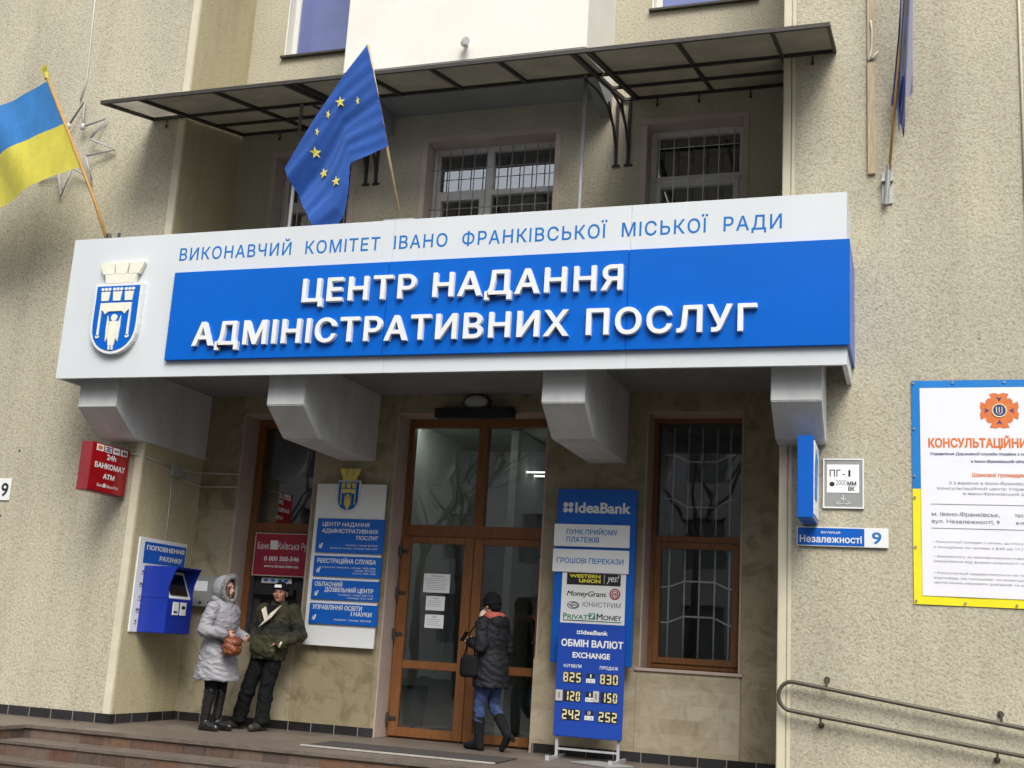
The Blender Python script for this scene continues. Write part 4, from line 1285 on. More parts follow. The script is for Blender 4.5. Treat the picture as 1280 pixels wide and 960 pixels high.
MB().disc((-3.08, yl, 1.731), .060, .060, .002, 24).build('red_globe', 'red_poster', p3)
q = MB()
for k, r in enumerate((.042, .022)):
    q.tube([(-3.08 + r * math.cos(t), yl - .003, 1.731 + r * math.sin(t)) for t in [2 * math.pi * i / 20 for i in range(20)]], .004, 4, True)
q.tube([(-3.08, yl - .003, 1.685), (-3.08, yl - .003, 1.777)], .004, 4); q.build('globe_lines', 'plate_white', p3)
q = MB()
for dx, rr in ((0, .066), (.012, .045)):
    q.tube([(-3.54 + dx + rr * math.cos(t), yl - .002, 1.597 + rr * .55 * math.sin(t)) for t in [2 * math.pi * i / 24 for i in range(24)]], .0035, 4, True)
q.tube([(-3.60, yl - .002, 1.597), (-3.49, yl - .002, 1.597)], .004, 4); q.build('oval_emblem', 'ink', p3)
text('ЮНИСТРИМ', -3.435, -3.013, 1.584, .053, yl, 'ink', p3, bold=.004)
text('P', -3.649, -3.607, 1.446, .064, yl, 'green_print', p3, bold=.02); text('RIVAT', -3.600, -3.370, 1.446, .050, yl, 'green_print', p3, bold=.018)
text('M', -3.273, -3.205, 1.451, .064, yl, 'black', p3, bold=.02); text('ONEY', -3.198, -2.996, 1.451, .050, yl, 'black', p3, bold=.018)
q = MB(); q.box(-3.362, -3.288, yl - .002, yl, 1.452, 1.518); q.box(-3.362, -2.996, yl - .0022, yl, 1.430, 1.438); q.build('green_emblem', 'green_print', p3)
q = MB(); q.prism([(-3.350, yl - .003, 1.462), (-3.320, yl - .003, 1.462), (-3.300, yl - .003, 1.500), (-3.300, yl - .003, 1.508), (-3.345, yl - .003, 1.508), (-3.345, yl - .003, 1.500), (-3.318, yl - .003, 1.500)], (0, -.001, 0)); q.build('arrow_emblem', 'plate_white', p3)
MB().box(-3.649, -3.365, yl - .002, yl, 1.430, 1.438).build('black_underline', 'black', p3)

# exchange-rate stand
es = thing('exchange_stand', 'blue exchange-rate stand with number windows on steel feet', 'sign', (-3.27, 12.45, 0))
slab(-3.642, -2.905, .23, 1.40, 12.47, .035, 'board', 'stand_blue', es, .005)
q = MB()
for x in (-3.61, -2.945):
    q.bar((x, 12.485, 0.02), (x, 12.485, 1.36), .03, .025, (0, 1, 0)); q.bar((x, 12.16, .015), (x, 12.80, .015), .03, .03)
    q.box(x - .02, x + .02, 12.15, 12.18, 0, .05)
q.bar((-3.61, 12.485, .10), (-2.945, 12.485, .10), .02, .02); q.build('leg_frame', 'post_grey', es)
y_ = 12.433
q = MB()
for dx in (0, .022):
    for dz in (0, .022): q.disc((-3.425 + dx, y_, 1.296 + dz), .009, .009, .002, 10)
q.build('dot_emblem', 'letter_white', es)
text('IdeaBank', -3.385, -3.092, 1.287, .045, y_, 'letter_white', es, bold=.03)
text('ОБМІН ВАЛЮТ', -3.6, -2.922, 1.156, .076, y_, 'letter_white', es, bold=.035); text('EXCHANGE', -3.47, -3.06, 1.041, .058, y_, 'letter_white', es, bold=.03)
text('КУПІВЛЯ', -3.56, -3.366, .937, .034, y_, 'letter_white', es, bold=.01); text('ПРОДАЖ', -3.166, -2.967, .937, .034, y_, 'letter_white', es, bold=.01)
SEG = {'0': 'abcdef', '1': 'bc', '2': 'abged', '3': 'abgcd', '4': 'fgbc', '5': 'afgcd', '8': 'abcdefg'}
def seven(s, x0, x1, z0, h, grp):
    n = len(s); w = (x1 - x0) / n
    bk = MB(); q = MB(); t = .014
    for k, ch in enumerate(s):
        a = x0 + k * w; bk.box(a + .001, a + w - .001, y_ - .004, y_, z0 - .006, z0 + h + .006)
        l, r = a + .009, a + w - .009; mz = z0 + h / 2; yy = y_ - .0065
        S_ = {'a': (l + .004, r - .004, z0 + h - t, z0 + h), 'd': (l + .004, r - .004, z0, z0 + t), 'g': (l + .004, r - .004, mz - t / 2, mz + t / 2),
              'f': (l, l + t, mz + .004, z0 + h - .004), 'b': (r - t, r, mz + .004, z0 + h - .004), 'e': (l, l + t, z0 + .004, mz - .004), 'c': (r - t, r, z0 + .004, mz - .004)}
        for sname in SEG[ch]:
            b0, b1, c0, c1 = S_[sname]; q.box(b0, b1, yy, yy + .002, c0, c1)
    w_ = bk.build('number_window', 'black', es); q.build('digits', 'digit', w_)
for s, a, b_, z in (('825', -3.566, -3.357, .789), ('830', -3.165, -2.956, .789), ('120', -3.545, -3.357, .597), ('150', -3.142, -2.956, .603), ('242', -3.562, -3.351, .408), ('252', -3.164, -2.953, .408)):
    seven(s, a, b_, z, .097, None)
for z, n1, n2 in ((.79, '1', 'USD'), (.597, '1', 'EUR'), (.412, '10', 'RUB')):
    MB().box(-3.304, -3.216, y_ - .003, y_, z + .05, z + .098).build('unit_field', 'black', es)
    c = MB(); c.box(-3.308, -3.211, y_ - .004, y_, z, z + .044); c = c.build('currency_tag', 'plate_white', es, bevel=.0015)
    text(n1, -3.275 if len(n1) == 2 else -3.266, -3.245 if len(n1) == 2 else -3.252, z + .056, .034, y_ - .0036, 'letter_white', es, bold=.02)
    text(n2, -3.296, -3.224, z + .008, .028, y_ - .0046, 'ink', c, bold=.0)
for x0, x1, z in ((-3.632, -3.556, .590), (-3.224, -3.160, .600)):
    c = MB().box(x0, x1, y_ - .010, y_ - .005, z, z + .112).build('paper_patch', 'lamp_glass', es)
    text('1', (x0 + x1) / 2 - .009, (x0 + x1) / 2 + .008, z + .030, .055, y_ - .0108, 'ink', c, bold=.02)

# red cash-machine box sign on the left wing, end-on to the wall
ra = thing('cash_machine_sign', 'red projecting cash machine box sign on the corner of the left wing', 'sign', (-8.82, W, 2.8))
MB().box(-8.885, -8.736, 10.90, W - .03, 2.54, 3.09).build('sign_box', 'red_dull', ra, bevel=.005)
MB().box(-8.7355, -8.73, 10.905, W - .035, 2.55, 3.08).build('lit_face', 'red_sign', ra)
mount([], ra, W, W)
q = MB(); q.tube([(-8.81, W - .03, 2.9), (-8.81, W, 2.9)], .02, 8); q.tube([(-8.81, W - .03, 2.65), (-8.81, W, 2.65)], .02, 8); q.build('wall_arm', 'dark_grey', ra)
xt = -8.7285
text('24h', 11.165, 11.335, 2.919, .062, xt, 'letter_white', ra, bold=.03, face='X'); text('БАНКОМАТ', 10.972, 11.517, 2.811, .062, xt, 'letter_white', ra, bold=.04, face='X')
text('АТМ', 11.14, 11.346, 2.698, .058, xt, 'letter_white', ra, bold=.035, face='X')
text('Банк', 11.054, 11.158, 2.604, .034, xt, 'letter_white', ra, bold=.012, face='X'); text('Київська Русь', 11.205, 11.434, 2.604, .034, xt, 'letter_white', ra, bold=.012, face='X')
MB().box(xt - .001, xt + .001, 11.166, 11.198, 2.60, 2.645).build('bank_emblem', 'letter_white', ra)
for k, (a, b_, mt_) in enumerate(((10.970, 11.093, 'orange'), (11.116, 11.236, 'navy_print'), (11.261, 11.384, 'ink'), (11.408, 11.525, 'black'))):
    t_ = MB().box(xt - .001, xt + .001, a, b_, 3.0, 3.074).build('card_tile', 'plate_white', ra)
    q = MB()
    if k == 0: q.disc((xt + .001, (a + b_) / 2 - .018, 3.037), .024, .024, .001, 14, 'X'); q.disc((xt + .0012, (a + b_) / 2 + .018, 3.037), .024, .024, .001, 14, 'X')
    elif k == 1: q.box(xt + .001, xt + .002, a + .012, b_ - .012, 3.05, 3.064); q.box(xt + .001, xt + .002, a + .012, b_ - .012, 3.012, 3.026); q.box(xt + .001, xt + .002, a + .03, b_ - .03, 3.032, 3.044)
    elif k == 2: q.box(xt + .001, xt + .002, a + .02, b_ - .02, 3.026, 3.048)
    else: q.disc((xt + .001, a + .042, 3.037), .02, .026, .001, 12, 'X'); q.box(xt + .001, xt + .002, a + .07, b_ - .015, 3.015, 3.055)
    q.build('card_emblem', mt_, t_)

# number plate at far left
np_ = thing('number_plate', 'small white house number nine plate on the left wing', 'sign', (-10.6, W, 2.6))
slab(-11.0, -10.395, 2.475, 2.745, W - .004, .012, 'plate', 'plate_white', np_)
text('9', -10.53, -10.425, 2.525, .16, W - .018, 'black', np_, bold=.02)

# blue projecting box at the right pier
pb = thing('projecting_box_sign', 'narrow blue box sign projecting from the right pier below the bracket', 'sign', (-.96, W, 2.75))
MB().box(-1.02, -.875, 11.0, W - .004, 2.42, 3.18).build('sign_box', 'bank_blue', pb, bevel=.006)
MB().box(-.8745, -.868, 11.03, W - .03, 2.46, 3.14).build('sign_face', 'plate_white', pb)
q = MB(); q.prism([(-.8665, 11.06, 2.60), (-.8665, 11.30, 2.60), (-.8665, 11.42, 3.0), (-.8665, 11.2, 3.08), (-.8665, 11.06, 2.9)], (.0015, 0, 0)); q.build('sign_artwork', 'letter_blue', pb)

# hydrant plate
hp = thing('hydrant_plate', 'grey fire hydrant plate with black stencilled marks on the right wall', 'sign', (-.64, W, 2.58))
slab(-.832, -.455, 2.582, 3.06, W - .003, .014, 'plate', 'grey', hp, .003)
q = MB(); frame_rect(q, -.832, -.455, 2.582, 3.06, W - .024, W - .0175, .014); q.build('rim', 'plate_white', hp)
slab(-.795, -.50, 2.732, 3.002, W - .0175, .003, 'white_field', 'paper', hp, 0)
yy = W - .0215
text('ПГ', -.77, -.668, 2.885, .067, yy, 'black', hp, bold=.01, lower=True); text('-', -.652, -.629, 2.885, .067, yy, 'black', hp, bold=.0); text('1', -.598, -.578, 2.885, .065, yy, 'black', hp, bold=.0)
MB().disc((-.748, yy, 2.813), .024, .022, .001, 16).build('dot', 'black', hp)
text('2000', -.714, -.614, 2.803, .050, yy, 'ink', hp, bold=-.005); text('ММ', -.607, -.525, 2.80, .041, yy, 'black', hp, bold=.04); text('ВК', -.599, -.538, 2.75, .043, yy, 'black', hp, bold=.04)
q = MB(); ya = W - .0185
q.tube([(-.643, ya, 2.712), (-.643, ya, 2.655)], .004, 4); q.tube([(-.668, ya, 2.685), (-.643, ya, 2.655), (-.618, ya, 2.685)], .004, 4)
q.tube([(-.712, ya, 2.635), (-.67, ya, 2.652), (-.70, ya, 2.635), (-.67, ya, 2.615), (-.712, ya, 2.635)], .003, 4); q.tube([(-.575, ya, 2.635), (-.617, ya, 2.652), (-.59, ya, 2.635), (-.617, ya, 2.615), (-.575, ya, 2.635)], .003, 4)
q.tube([(-.69, ya, 2.628), (-.595, ya, 2.628)], .003, 4); q.build('arrow_marks', 'plate_white', hp)

# street name plate
sn = thing('street_name_plate', 'blue and white street name plate on the right pier under the blue box', 'sign', (-.65, W, 2.3))
slab(-1.072, -.238, 2.218, 2.402, W - .016, .014, 'plate', 'plate_white', sn)
slab(-1.062, -.453, 2.228, 2.392, W - .0305, .002, 'blue_field', 'letter_blue' if False else 'plate_blue', sn, 0)
text('ВУЛИЦЯ', -.847, -.672, 2.340, .020, W - .0335, 'letter_white', sn, bold=.015); text('Незалежності', -1.043, -.476, 2.254, .067, W - .0335, 'letter_white', sn, bold=.02)
text('9', -.386, -.30, 2.254, .108, W - .031, 'letter_blue', sn, bold=.02)

# banner on the right wall
bn = thing('vinyl_banner', 'white notice banner with a blue and yellow border nailed to the right wall', 'banner', (.75, W, 1.72))
bx0, bx1, bz0, bz1 = -.02, 1.52, 1.72, 3.815
def bn_sheet(x0, x1, z0, z1, y, name, mat, am=.45):
    q = MB(); nx, nz = 24, 30
    vs = [[q.bm.verts.new((x0 + (x1 - x0) * i / nx, y - .012 - am * (.006 * math.sin(3.1 * (x0 + (x1 - x0) * i / nx)) * math.sin(2.3 * (z0 + (z1 - z0) * j / nz)) + .003 * math.sin(11 * (x0 + (x1 - x0) * i / nx) + 7 * (z0 + (z1 - z0) * j / nz))), z0 + (z1 - z0) * j / nz)) for i in range(nx + 1)] for j in range(nz + 1)]
    for j in range(nz):
        for i in range(nx): q.bm.faces.new([vs[j][i], vs[j][i + 1], vs[j + 1][i + 1], vs[j + 1][i]])
    return q.build(name, mat, bn, smooth=True, recalc=False)
bn_sheet(bx0, bx1, 2.782, bz1, W, 'blue_border', 'banner_blue'); bn_sheet(bx0, bx1, bz0, 2.782, W, 'yellow_border', 'banner_yellow')
bn_sheet(.055, bx1 - .075, 1.80, 3.742, W - .0055, 'white_field', 'banner_white', .12)
q = MB()
for x, z in [(.0, 3.79), (.0, 3.35), (.0, 2.9), (.0, 2.70), (.0, 2.24), (.0, 1.75), (.42, 1.745), (.85, 1.745), (.35, 3.79), (.8, 3.79), (1.25, 3.79), (1.25, 1.745)]:
    q.disc((x, W - .02, z), .011, .011, .004, 10)
q.build('nail_heads', 'steel', bn)
yb = W - .0195
def bt_(body, x0, x1, z, h, mat, bold=.0, shear=0, par=bn):
    text(body, x0, x1, z, h, yb, mat, par, bold=bold, shear=shear)
bt_('КОНСУЛЬТАЦІЙНИЙ ЦЕНТР', .124, 1.376, 3.170, .092, 'orange', .045)
bt_('Управління Державної служби України з надзвичайних ситуацій', .139, 1.36, 3.099, .027, 'navy_print', .025); bt_('в Івано-Франківській області', .495, 1.005, 3.030, .027, 'navy_print', .025)
bt_('Шановні громадяни!', .503, 1.0, 2.898, .038, 'orange', .03)
bt_('З 3 вересня в Івано-Франківську працює', .30, 1.2, 2.826, .028, 'ink'); bt_('Консультаційний центр Управління служби', .197, 1.3, 2.777, .026, 'ink'); bt_('в Івано-Франківській області', .422, 1.08, 2.73, .025, 'ink')
q = MB(); q.box(.14, 1.36, yb - .001, yb, 2.639, 2.643); q.box(.14, 1.36, yb - .001, yb, 2.417, 2.421); q.build('rule_lines', 'ink', bn)
bt_('м. Івано-Франківськ,', .145, .728, 2.532, .037, 'ink', .01); bt_('вул. Незалежності, 9', .144, .726, 2.466, .035, 'ink', .01); bt_('тел.', .854, .935, 2.532, .037, 'ink', .01); bt_('e-mail', .862, .99, 2.466, .035, 'ink', .01)
for body, x1, z in (('• Консультації громадян з питань, що стосуються діяльності служби', 1.35, 2.285), ('   з понеділка по четвер з 8:00 до 17:15 год., в п’ятницю', 1.3, 2.236), ('• Замовитись за кваліфікованою інформаційною довідкою', 1.35, 2.152), ('   (незалежно від форми власності та виду діяльності)', 1.3, 2.108), ('• Консультації надаватимуться по телефону, при зустрічі', 1.35, 2.002), ('   відповідь на письмові чи електронні звернення', 1.25, 1.957), ('   центр може отримати довідкові та методичні матеріали', 1.32, 1.915)):
    bt_(body, .156, x1, z, .020, 'ink', -.004)
ec = (.75, 3.52)
q = MB()
for k in range(4):
    a = k * math.pi / 2
    pt_ = lambda u, v: (ec[0] + u * math.cos(a) - v * math.sin(a), yb, ec[1] + u * math.sin(a) + v * math.cos(a))
    q.prism([pt_(-.03, .03), pt_(.03, .03), pt_(.085, .16), pt_(.03, .168), pt_(0, .155), pt_(-.03, .168), pt_(-.085, .16)], (0, -.001, 0))
    a += math.pi / 4
    q.prism([pt_(-.03, .05), pt_(.03, .05), pt_(.045, .12), pt_(.015, .15), pt_(-.015, .15), pt_(-.045, .12)], (0, -.0006, 0))
em = q.build('star_emblem', 'orange', bn)
q = MB()
for k in range(4):
    a = k * math.pi / 2
    pt_ = lambda u, v: (ec[0] + u * math.cos(a) - v * math.sin(a), yb - .0015, ec[1] + u * math.sin(a) + v * math.cos(a))
    q.prism([pt_(0, .085), pt_(.025, .13), pt_(0, .118), pt_(-.025, .13)], (0, -.001, 0))
q.disc((ec[0], yb - .002, ec[1]), .055, .055, .001, 24); q.build('emblem_marks', 'navy_print', em)
q = MB(); q.tube([(ec[0] + .06 * math.cos(t), yb - .0025, ec[1] + .06 * math.sin(t)) for t in [2 * math.pi * i / 24 for i in range(24)]], .006, 5, True)
for dx in (-.024, 0, .024): q.bar((ec[0] + dx, yb - .004, ec[1] - .018), (ec[0] + dx, yb - .004, ec[1] + .034), .007, .002, (0, 1, 0))
q.tube([(ec[0] - .024, yb - .004, ec[1] - .018), (ec[0], yb - .004, ec[1] - .040), (ec[0] + .024, yb - .004, ec[1] - .018)], .004, 4)
q.build('trident', 'digit', em)

# ================================================================== wall machines
# payment terminal on the return wall
tm = thing('payment_terminal', 'blue payment terminal with a hooded screen on the side wall of the recess', 'payment terminal', (XL, 12.1, 1.0))
MB().box(XL, XL + .02, 11.715, 12.67, 1.02, 2.105).build('back_plate', 'plate_white', tm, bevel=.003)
MB().box(XL + .021, XL + .024, 11.81, 12.65, 1.815, 2.06).build('blue_heading', 'plate_blue', tm)
text('ПОПОВНЕННЯ', 11.852, 12.615, 1.968, .055, XL + .0255, 'letter_white', tm, bold=.04, face='X'); text('РАХУНКУ', 12.125, 12.587, 1.857, .057, XL + .0255, 'letter_white', tm, bold=.04, face='X')
q = MB(); xx = XL + .021
for y, z, k in ((11.835, 1.70, 0), (11.83, 1.555, 1), (11.825, 1.40, 2), (11.82, 1.26, 1), (11.81, 1.13, 0)):
    if k == 0: q.box(xx, xx + .002, y - .015, y + .015, z, z + .03)
    elif k == 1: q.box(xx, xx + .002, y - .03, y + .005, z, z + .028); q.box(xx, xx + .002, y + .01, y + .028, z, z + .028)
    else: q.box(xx, xx + .002, y - .01, y + .01, z + .008, z + .035)
    q.box(xx, xx + .002, y - .024, y + .024, z - .022, z - .014)
q.build('printed_icons', 'ink', tm)
X0 = XL + .021
q = MB()
q.box(X0, -8.165, 11.852, 12.36, 1.022, 1.42)
ck = [(X0, 1.42), (-8.165, 1.42), (-8.175, 1.50), (-8.165, 1.58), (-8.13, 1.68), (-8.085, 1.785), (X0, 1.785)]
q.prism([(a, 11.852, b_) for a, b_ in ck], (0, .022, 0)); q.prism([(a, 12.338, b_) for a, b_ in ck], (0, .022, 0))
q.prism([(X0, 11.8741, 1.763), (-8.095, 11.8741, 1.763), (-8.085, 11.8741, 1.785), (X0, 11.8741, 1.785)], (0, .4637, 0))
q.box(X0, X0 + .02, 11.8742, 12.3378, 1.42, 1.762)
q.build('cabinet', 'terminal_blue', tm, bevel=.005)
q = MB(); q.prism([(-8.18, 11.876, 1.424), (-8.18, 12.336, 1.424), (-8.32, 12.336, 1.74), (-8.32, 11.876, 1.74)], (-.02, 0, -.008)); bz_ = q.build('screen_bezel', 'plate_white', tm, bevel=.006)
q = MB(); q.prism([(-8.192, 11.93, 1.462), (-8.192, 12.28, 1.462), (-8.298, 12.28, 1.70), (-8.298, 11.93, 1.70)], (.008, 0, .004)); q.build('screen', 'black_gloss', bz_)
for a, b_ in ((11.96, 12.08), (12.11, 12.23)):
    s_ = MB().box(-8.1655, -8.158, a, b_, 1.235, 1.385).build('slot_plate', 'plate_white', tm, bevel=.003)
    q = MB(); q.box(-8.1585, -8.156, a + .025, b_ - .025, 1.31 if a > 12.1 else 1.262, 1.345 if a > 12.1 else 1.282); q.build('slot', 'black', s_)
# cables and junction box on the return wall
jb = thing('junction_box', 'grey cable junction box high on the recess side wall', 'junction box', (XL, 12.25, 2.9))
q = MB(); q.box(XL, XL + .07, 12.13, 12.34, 2.88, 3.01); q.build('box', 'grey', jb, bevel=.01); q = MB(); q.tube([(XL, 12.44, 2.91), (XL + .07, 12.44, 2.91)], .04, 12); q.build('round_box', 'grey', jb)
q = MB()
q.tube([(-8.74, W - .02, 3.055), (XL - .05, W - .02, 3.04), (XL + .012, W + .05, 3.03), (XL + .012, 12.13, 2.99)], .010, 6)
q.tube([(XL + .012, 12.34, 2.98), (XL + .012, 12.80, 3.02), (XL + .06, P - .012, 3.02), (-8.02, P - .012, 3.012)], .008, 6)
q.tube([(XL + .012, 12.40, 2.88), (XL + .012, 12.80, 2.845), (XL + .06, P - .012, 2.845), (-8.02, P - .012, 2.85)], .008, 6)
q.tube([(XL + .012, 12.18, 2.88), (XL + .012, 12.21, 2.5), (XL + .012, 12.21, 2.10)], .008, 6)
q.build('cable', 'cable', jb, smooth=True)
# grey intercom cabinet in the corner
gc = thing('wall_cabinet', 'small grey wall cabinet in the recess corner behind the woman', 'cabinet', (-8.3, P, 1.55))
MB().box(-8.545, -8.02, P - .11, P - .001, 1.36, 1.73).build('cabinet_box', 'grey', gc, bevel=.008)
MB().box(-8.40, -8.22, P - .113, P - .1105, 1.55, 1.67).build('paper_label', 'paper', gc)
q = MB()
for x in (-8.42, -8.30, -8.18): q.disc((x, P - .111, 1.41), .018, .018, .006, 10)
q.build('buttons', 'dark_grey', gc)
# cash machine set in the left window
am = thing('cash_machine', 'dark grey cash machine set in the left window under the red poster', 'cash machine', (-7.48, D, 1.0))
x0, x1 = WL[0] + .121, WL[1] - .121
q = MB(); frame_rect(q, x0, x1, 1.075, 2.325, D - .035, D + .1, .06); q.box(x0 + .06, x1 - .06, D - .012, D + .1, 1.135, 2.265); q.build('housing', 'dark_grey', am, bevel=.004)
q = MB(); q.prism([(x0 + .10, D - .013, 1.62), (x0 + .10, D - .09, 1.64), (x0 + .10, D - .10, 1.56), (x0 + .10, D - .013, 1.50)], (.55, 0, 0)); q.build('screen_hood', 'black', am)
MB().box(x0 + .16, x1 - .16, D - .02, D - .0125, 1.36, 1.52).build('screen', 'black_gloss', am)
q = MB(); q.prism([(x0 + .10, D - .013, 1.20), (x0 + .10, D - .12, 1.16), (x0 + .10, D - .12, 1.13), (x0 + .10, D - .013, 1.12)], (.55, 0, 0)); kp = q.build('key_shelf', 'dark_grey', am)
q = MB()
for i in range(4):
    for j in range(3): q.box(x0 + .25 + i * .035, x0 + .275 + i * .035, D - .05 - j * .028, D - .03 - j * .028, 1.17 + .02 - j * .01, 1.20 - j * .01)
q.build('keys', 'grey', kp)
cs = MB().box(-7.735, -7.31, D - .045, D - .037, 1.70, 1.768).build('card_strip', 'plate_white', am, bevel=.002)
q = MB()
for k, x in enumerate((-7.70, -7.60, -7.50, -7.42)): q.box(x, x + .055, D - .047, D - .045, 1.722, 1.75)
q.build('card_emblem', 'letter_blue', cs)
rp = thing('bank_poster', 'crimson bank poster above the cash machine in the left window', 'poster', (-7.47, 13.1, 1.79))
MB().box(-7.85, -7.02, 13.10, 13.115, 1.785, 2.318).build('sheet', 'red_poster', rp)
q = MB(); frame_rect(q, -7.85, -7.02, 1.785, 2.318, 13.094, 13.0995, .012); q.build('border', 'pink_pale', rp)
text('Банк', -7.805, -7.645, 2.115, .085, 13.098, 'plate_white', rp, bold=.0); text('Київська Русь', -7.51, -7.04, 2.118, .085, 13.098, 'plate_white', rp, bold=.0)
MB().box(-7.628, -7.52, 13.096, 13.0995, 2.114, 2.225).build('emblem', 'plate_white', rp, bevel=.0015)
text('0 800 500-546', -7.696, -7.208, 1.972, .058, 13.098, 'plate_white', rp, bold=.025); text('www.kruss.kiev.ua', -7.69, -7.206, 1.892, .038, 13.098, 'plate_white', rp, bold=.02)
MB().box(-7.69, -7.21, 13.097, 13.0995, 1.947, 1.950).build('rule_line', 'pink_pale', rp)

# lamp and shutter box over the door
la = thing('entrance_lamp', 'oval milky bulkhead lamp under the canopy above the door', 'lamp', (-4.9, P, 3.9))
MB().ell((-4.89, P - .05, 3.90), (.15, .05, .085), None, 20, 10).build('glass', 'lamp_glass', la, smooth=True)
q = MB(); q.tube([(-4.89 + .16 * math.cos(t), P - .03, 3.90 + .095 * math.sin(t)) for t in [2 * math.pi * i / 28 for i in range(28)]], .016, 8, True); q.build('rim', 'dark_grey', la, smooth=True)
sh = thing('shutter_box', 'long black box fixed over the door lintel below the lamp', 'box', (-4.9, P, 3.76))
MB().box(-5.38, -4.40, P - .13, P - .006, 3.705, 3.822).build('box_body', 'black', sh, bevel=.008)
q = MB(); q.box(-5.36, -4.42, P - .134, P - .1305, 3.735, 3.745); q.build('slot', 'dark_grey', sh)

# papers taped on the left leaf
for k, (x0, x1, z0, z1, lb) in enumerate(((-5.54, -5.205, 1.68, 1.90, 'large landscape paper notice, topmost of three on the door glass'), (-5.492, -5.254, 1.473, 1.639, 'small paper notice in the middle of three on the door glass'), (-5.49, -5.252, 1.269, 1.424, 'small paper notice, lowest of three on the door glass'))):
    t = thing('paper_notice', lb, 'notice', ((x0 + x1) / 2, D - .06, z0), 'paper notices taped to the door glass')
    MB().box(x0, x1, D - .0605, D - .0585, z0, z1).build('sheet', 'paper', t)
    q = MB(); n_ = 7 if k == 0 else 4
    q.box(x0 + .09, x1 - .09, D - .0612, D - .0607, z1 - .032, z1 - .022)
    for i in range(n_): q.box(x0 + .03, x1 - .03 - .05 * rnd.random(), D - .0612, D - .0607, z1 - .058 - i * .021, z1 - .053 - i * .021)
    q.build('print_lines', 'lamp_glass', t)

# dustbin inside the lobby
bi = thing('lobby_bin', 'dark dustbin standing behind the door glass', 'bin', (-5.72, 13.55, 0))
q = MB(); q.loft([(-5.72, 13.55, .12, .12, .12), (-5.72, 13.55, .55, .16, .16), (-5.72, 13.55, .58, .165, .165)], 18); q.build('tub', 'bin', bi, smooth=False)
q = MB(); q.tube([(-5.72, 13.55, .006), (-5.72, 13.55, .12)], .03, 8); q.tube([(-5.72, 13.55, .006), (-5.72, 13.55, .02)], .11, 16); q.build('foot', 'dark_grey', bi)

# door mat with its metal edge
dm = thing('door_mat', 'dark rubber mat with a metal edge strip on the landing before the door', 'mat', (-4.9, 11.5, .003))
MB().box(-5.95, -3.87, 11.262, 11.95, .004, .014).build('mat', 'rubber', dm)
MB().box(-5.96, -3.86, 11.225, 11.2615, .004, .020).build('edge_strip', 'alu', dm, bevel=.003)
fm = thing('floor_board', 'grey cardboard sheet lying on the landing at the foot of the exchange stand', 'sheet', (-3.1, 12.2, .003))
MB().prism([(-3.36, 12.12, .005), (-2.92, 11.9, .005), (-2.72, 12.2, .005), (-3.16, 12.42, .005)], (0, 0, .012)).build('sheet', 'grey', fm)

# handrail along the ramp
hr = thing('ramp_handrail', 'looped brown double handrail sloping down the right wall', 'handrail', (-1.1, W, .8))
rz = lambda x: .962 - .134 * (x + 1.14); rz2 = lambda x: .70 - .120 * (x + 1.14)
yR = W - .085
lp = [(3.4, yR, rz(3.4)), (-1.10, yR, rz(-1.10))]
c_ = ((rz(-1.1) + rz2(-1.1)) / 2); h_ = (rz(-1.1) - rz2(-1.1)) / 2
for k in range(1, 10):
    t = math.pi * k / 10
    lp.append((-1.10 - .12 * math.sin(t), yR, c_ + h_ * math.cos(t)))
lp += [(-1.10, yR, rz2(-1.10)), (3.4, yR, rz2(3.4))]
MB().tube(lp, .019, 10).build('rail', 'bronze_rail', hr, smooth=True)
for x in (-.79, .69, 2.2):
    q = MB(); q.tube([(x, yR, rz(x)), (x, yR, rz(x) + .065), (x, W, rz(x) + .08)], .011, 8); q.disc((x, W, rz(x) + .08), .028, .028, .012, 14); q.build('wall_bracket', 'bronze_rail', hr)
for x in (-.84, .65, 2.1):
    q = MB(); q.tube([(x, yR, rz2(x)), (x, yR, rz2(x) - .065), (x, W, rz2(x) - .08)], .011, 8); q.disc((x, W, rz2(x) - .08), .028, .028, .012, 14); q.build('wall_bracket', 'bronze_rail', hr)

# ================================================================== PEOPLE (local: facing -Y, figure's left is +X)
def V3(*a): return Vector(a)
def hand(mb, wr, d, side, palm_n, s=1.0, curl=0.5):
    """palm, four unequal bent fingers and a thumb; d points along the hand, side towards the thumb"""
    d = Vector(d).normalized(); side = Vector(side); side = (side - d * side.dot(d)).normalized(); n = Vector(palm_n); n = (n - d * n.dot(d) - side * n.dot(side)).normalized()
    wr = Vector(wr)
    mb.cap(wr, .026 * s, wr + d * .03 * s, .028 * s); 
    for k, (o, L) in enumerate(((.027, .070), (.009, .078), (-.009, .072), (-.026, .056))):
        r = .0095 * s
        b0 = wr + d * .02 * s + side * o * .7 * s; b1 = wr + d * .085 * s + side * o * s
        mb.cap(b0, .014 * s, b1, r * 1.15)
        m1 = b1 + (d * math.cos(curl) + n * math.sin(curl)) * L * .5 * s
        m2 = m1 + (d * math.cos(curl * 2.1) + n * math.sin(curl * 2.1)) * L * .5 * s
        mb.cap(b1, r, m1, r * .95, 8); mb.cap(m1, r * .95, m2, r * .8, 8)
    t0 = wr + d * .025 * s + side * .022 * s; t1 = t0 + (d * .6 + side * .75 + n * .2).normalized() * .04 * s; t2 = t1 + (d * .9 + side * .1 + n * .35).normalized() * .032 * s
    mb.cap(t0, .014 * s, t1, .0115 * s, 8); mb.cap(t1, .0115 * s, t2, .0095 * s, 8)

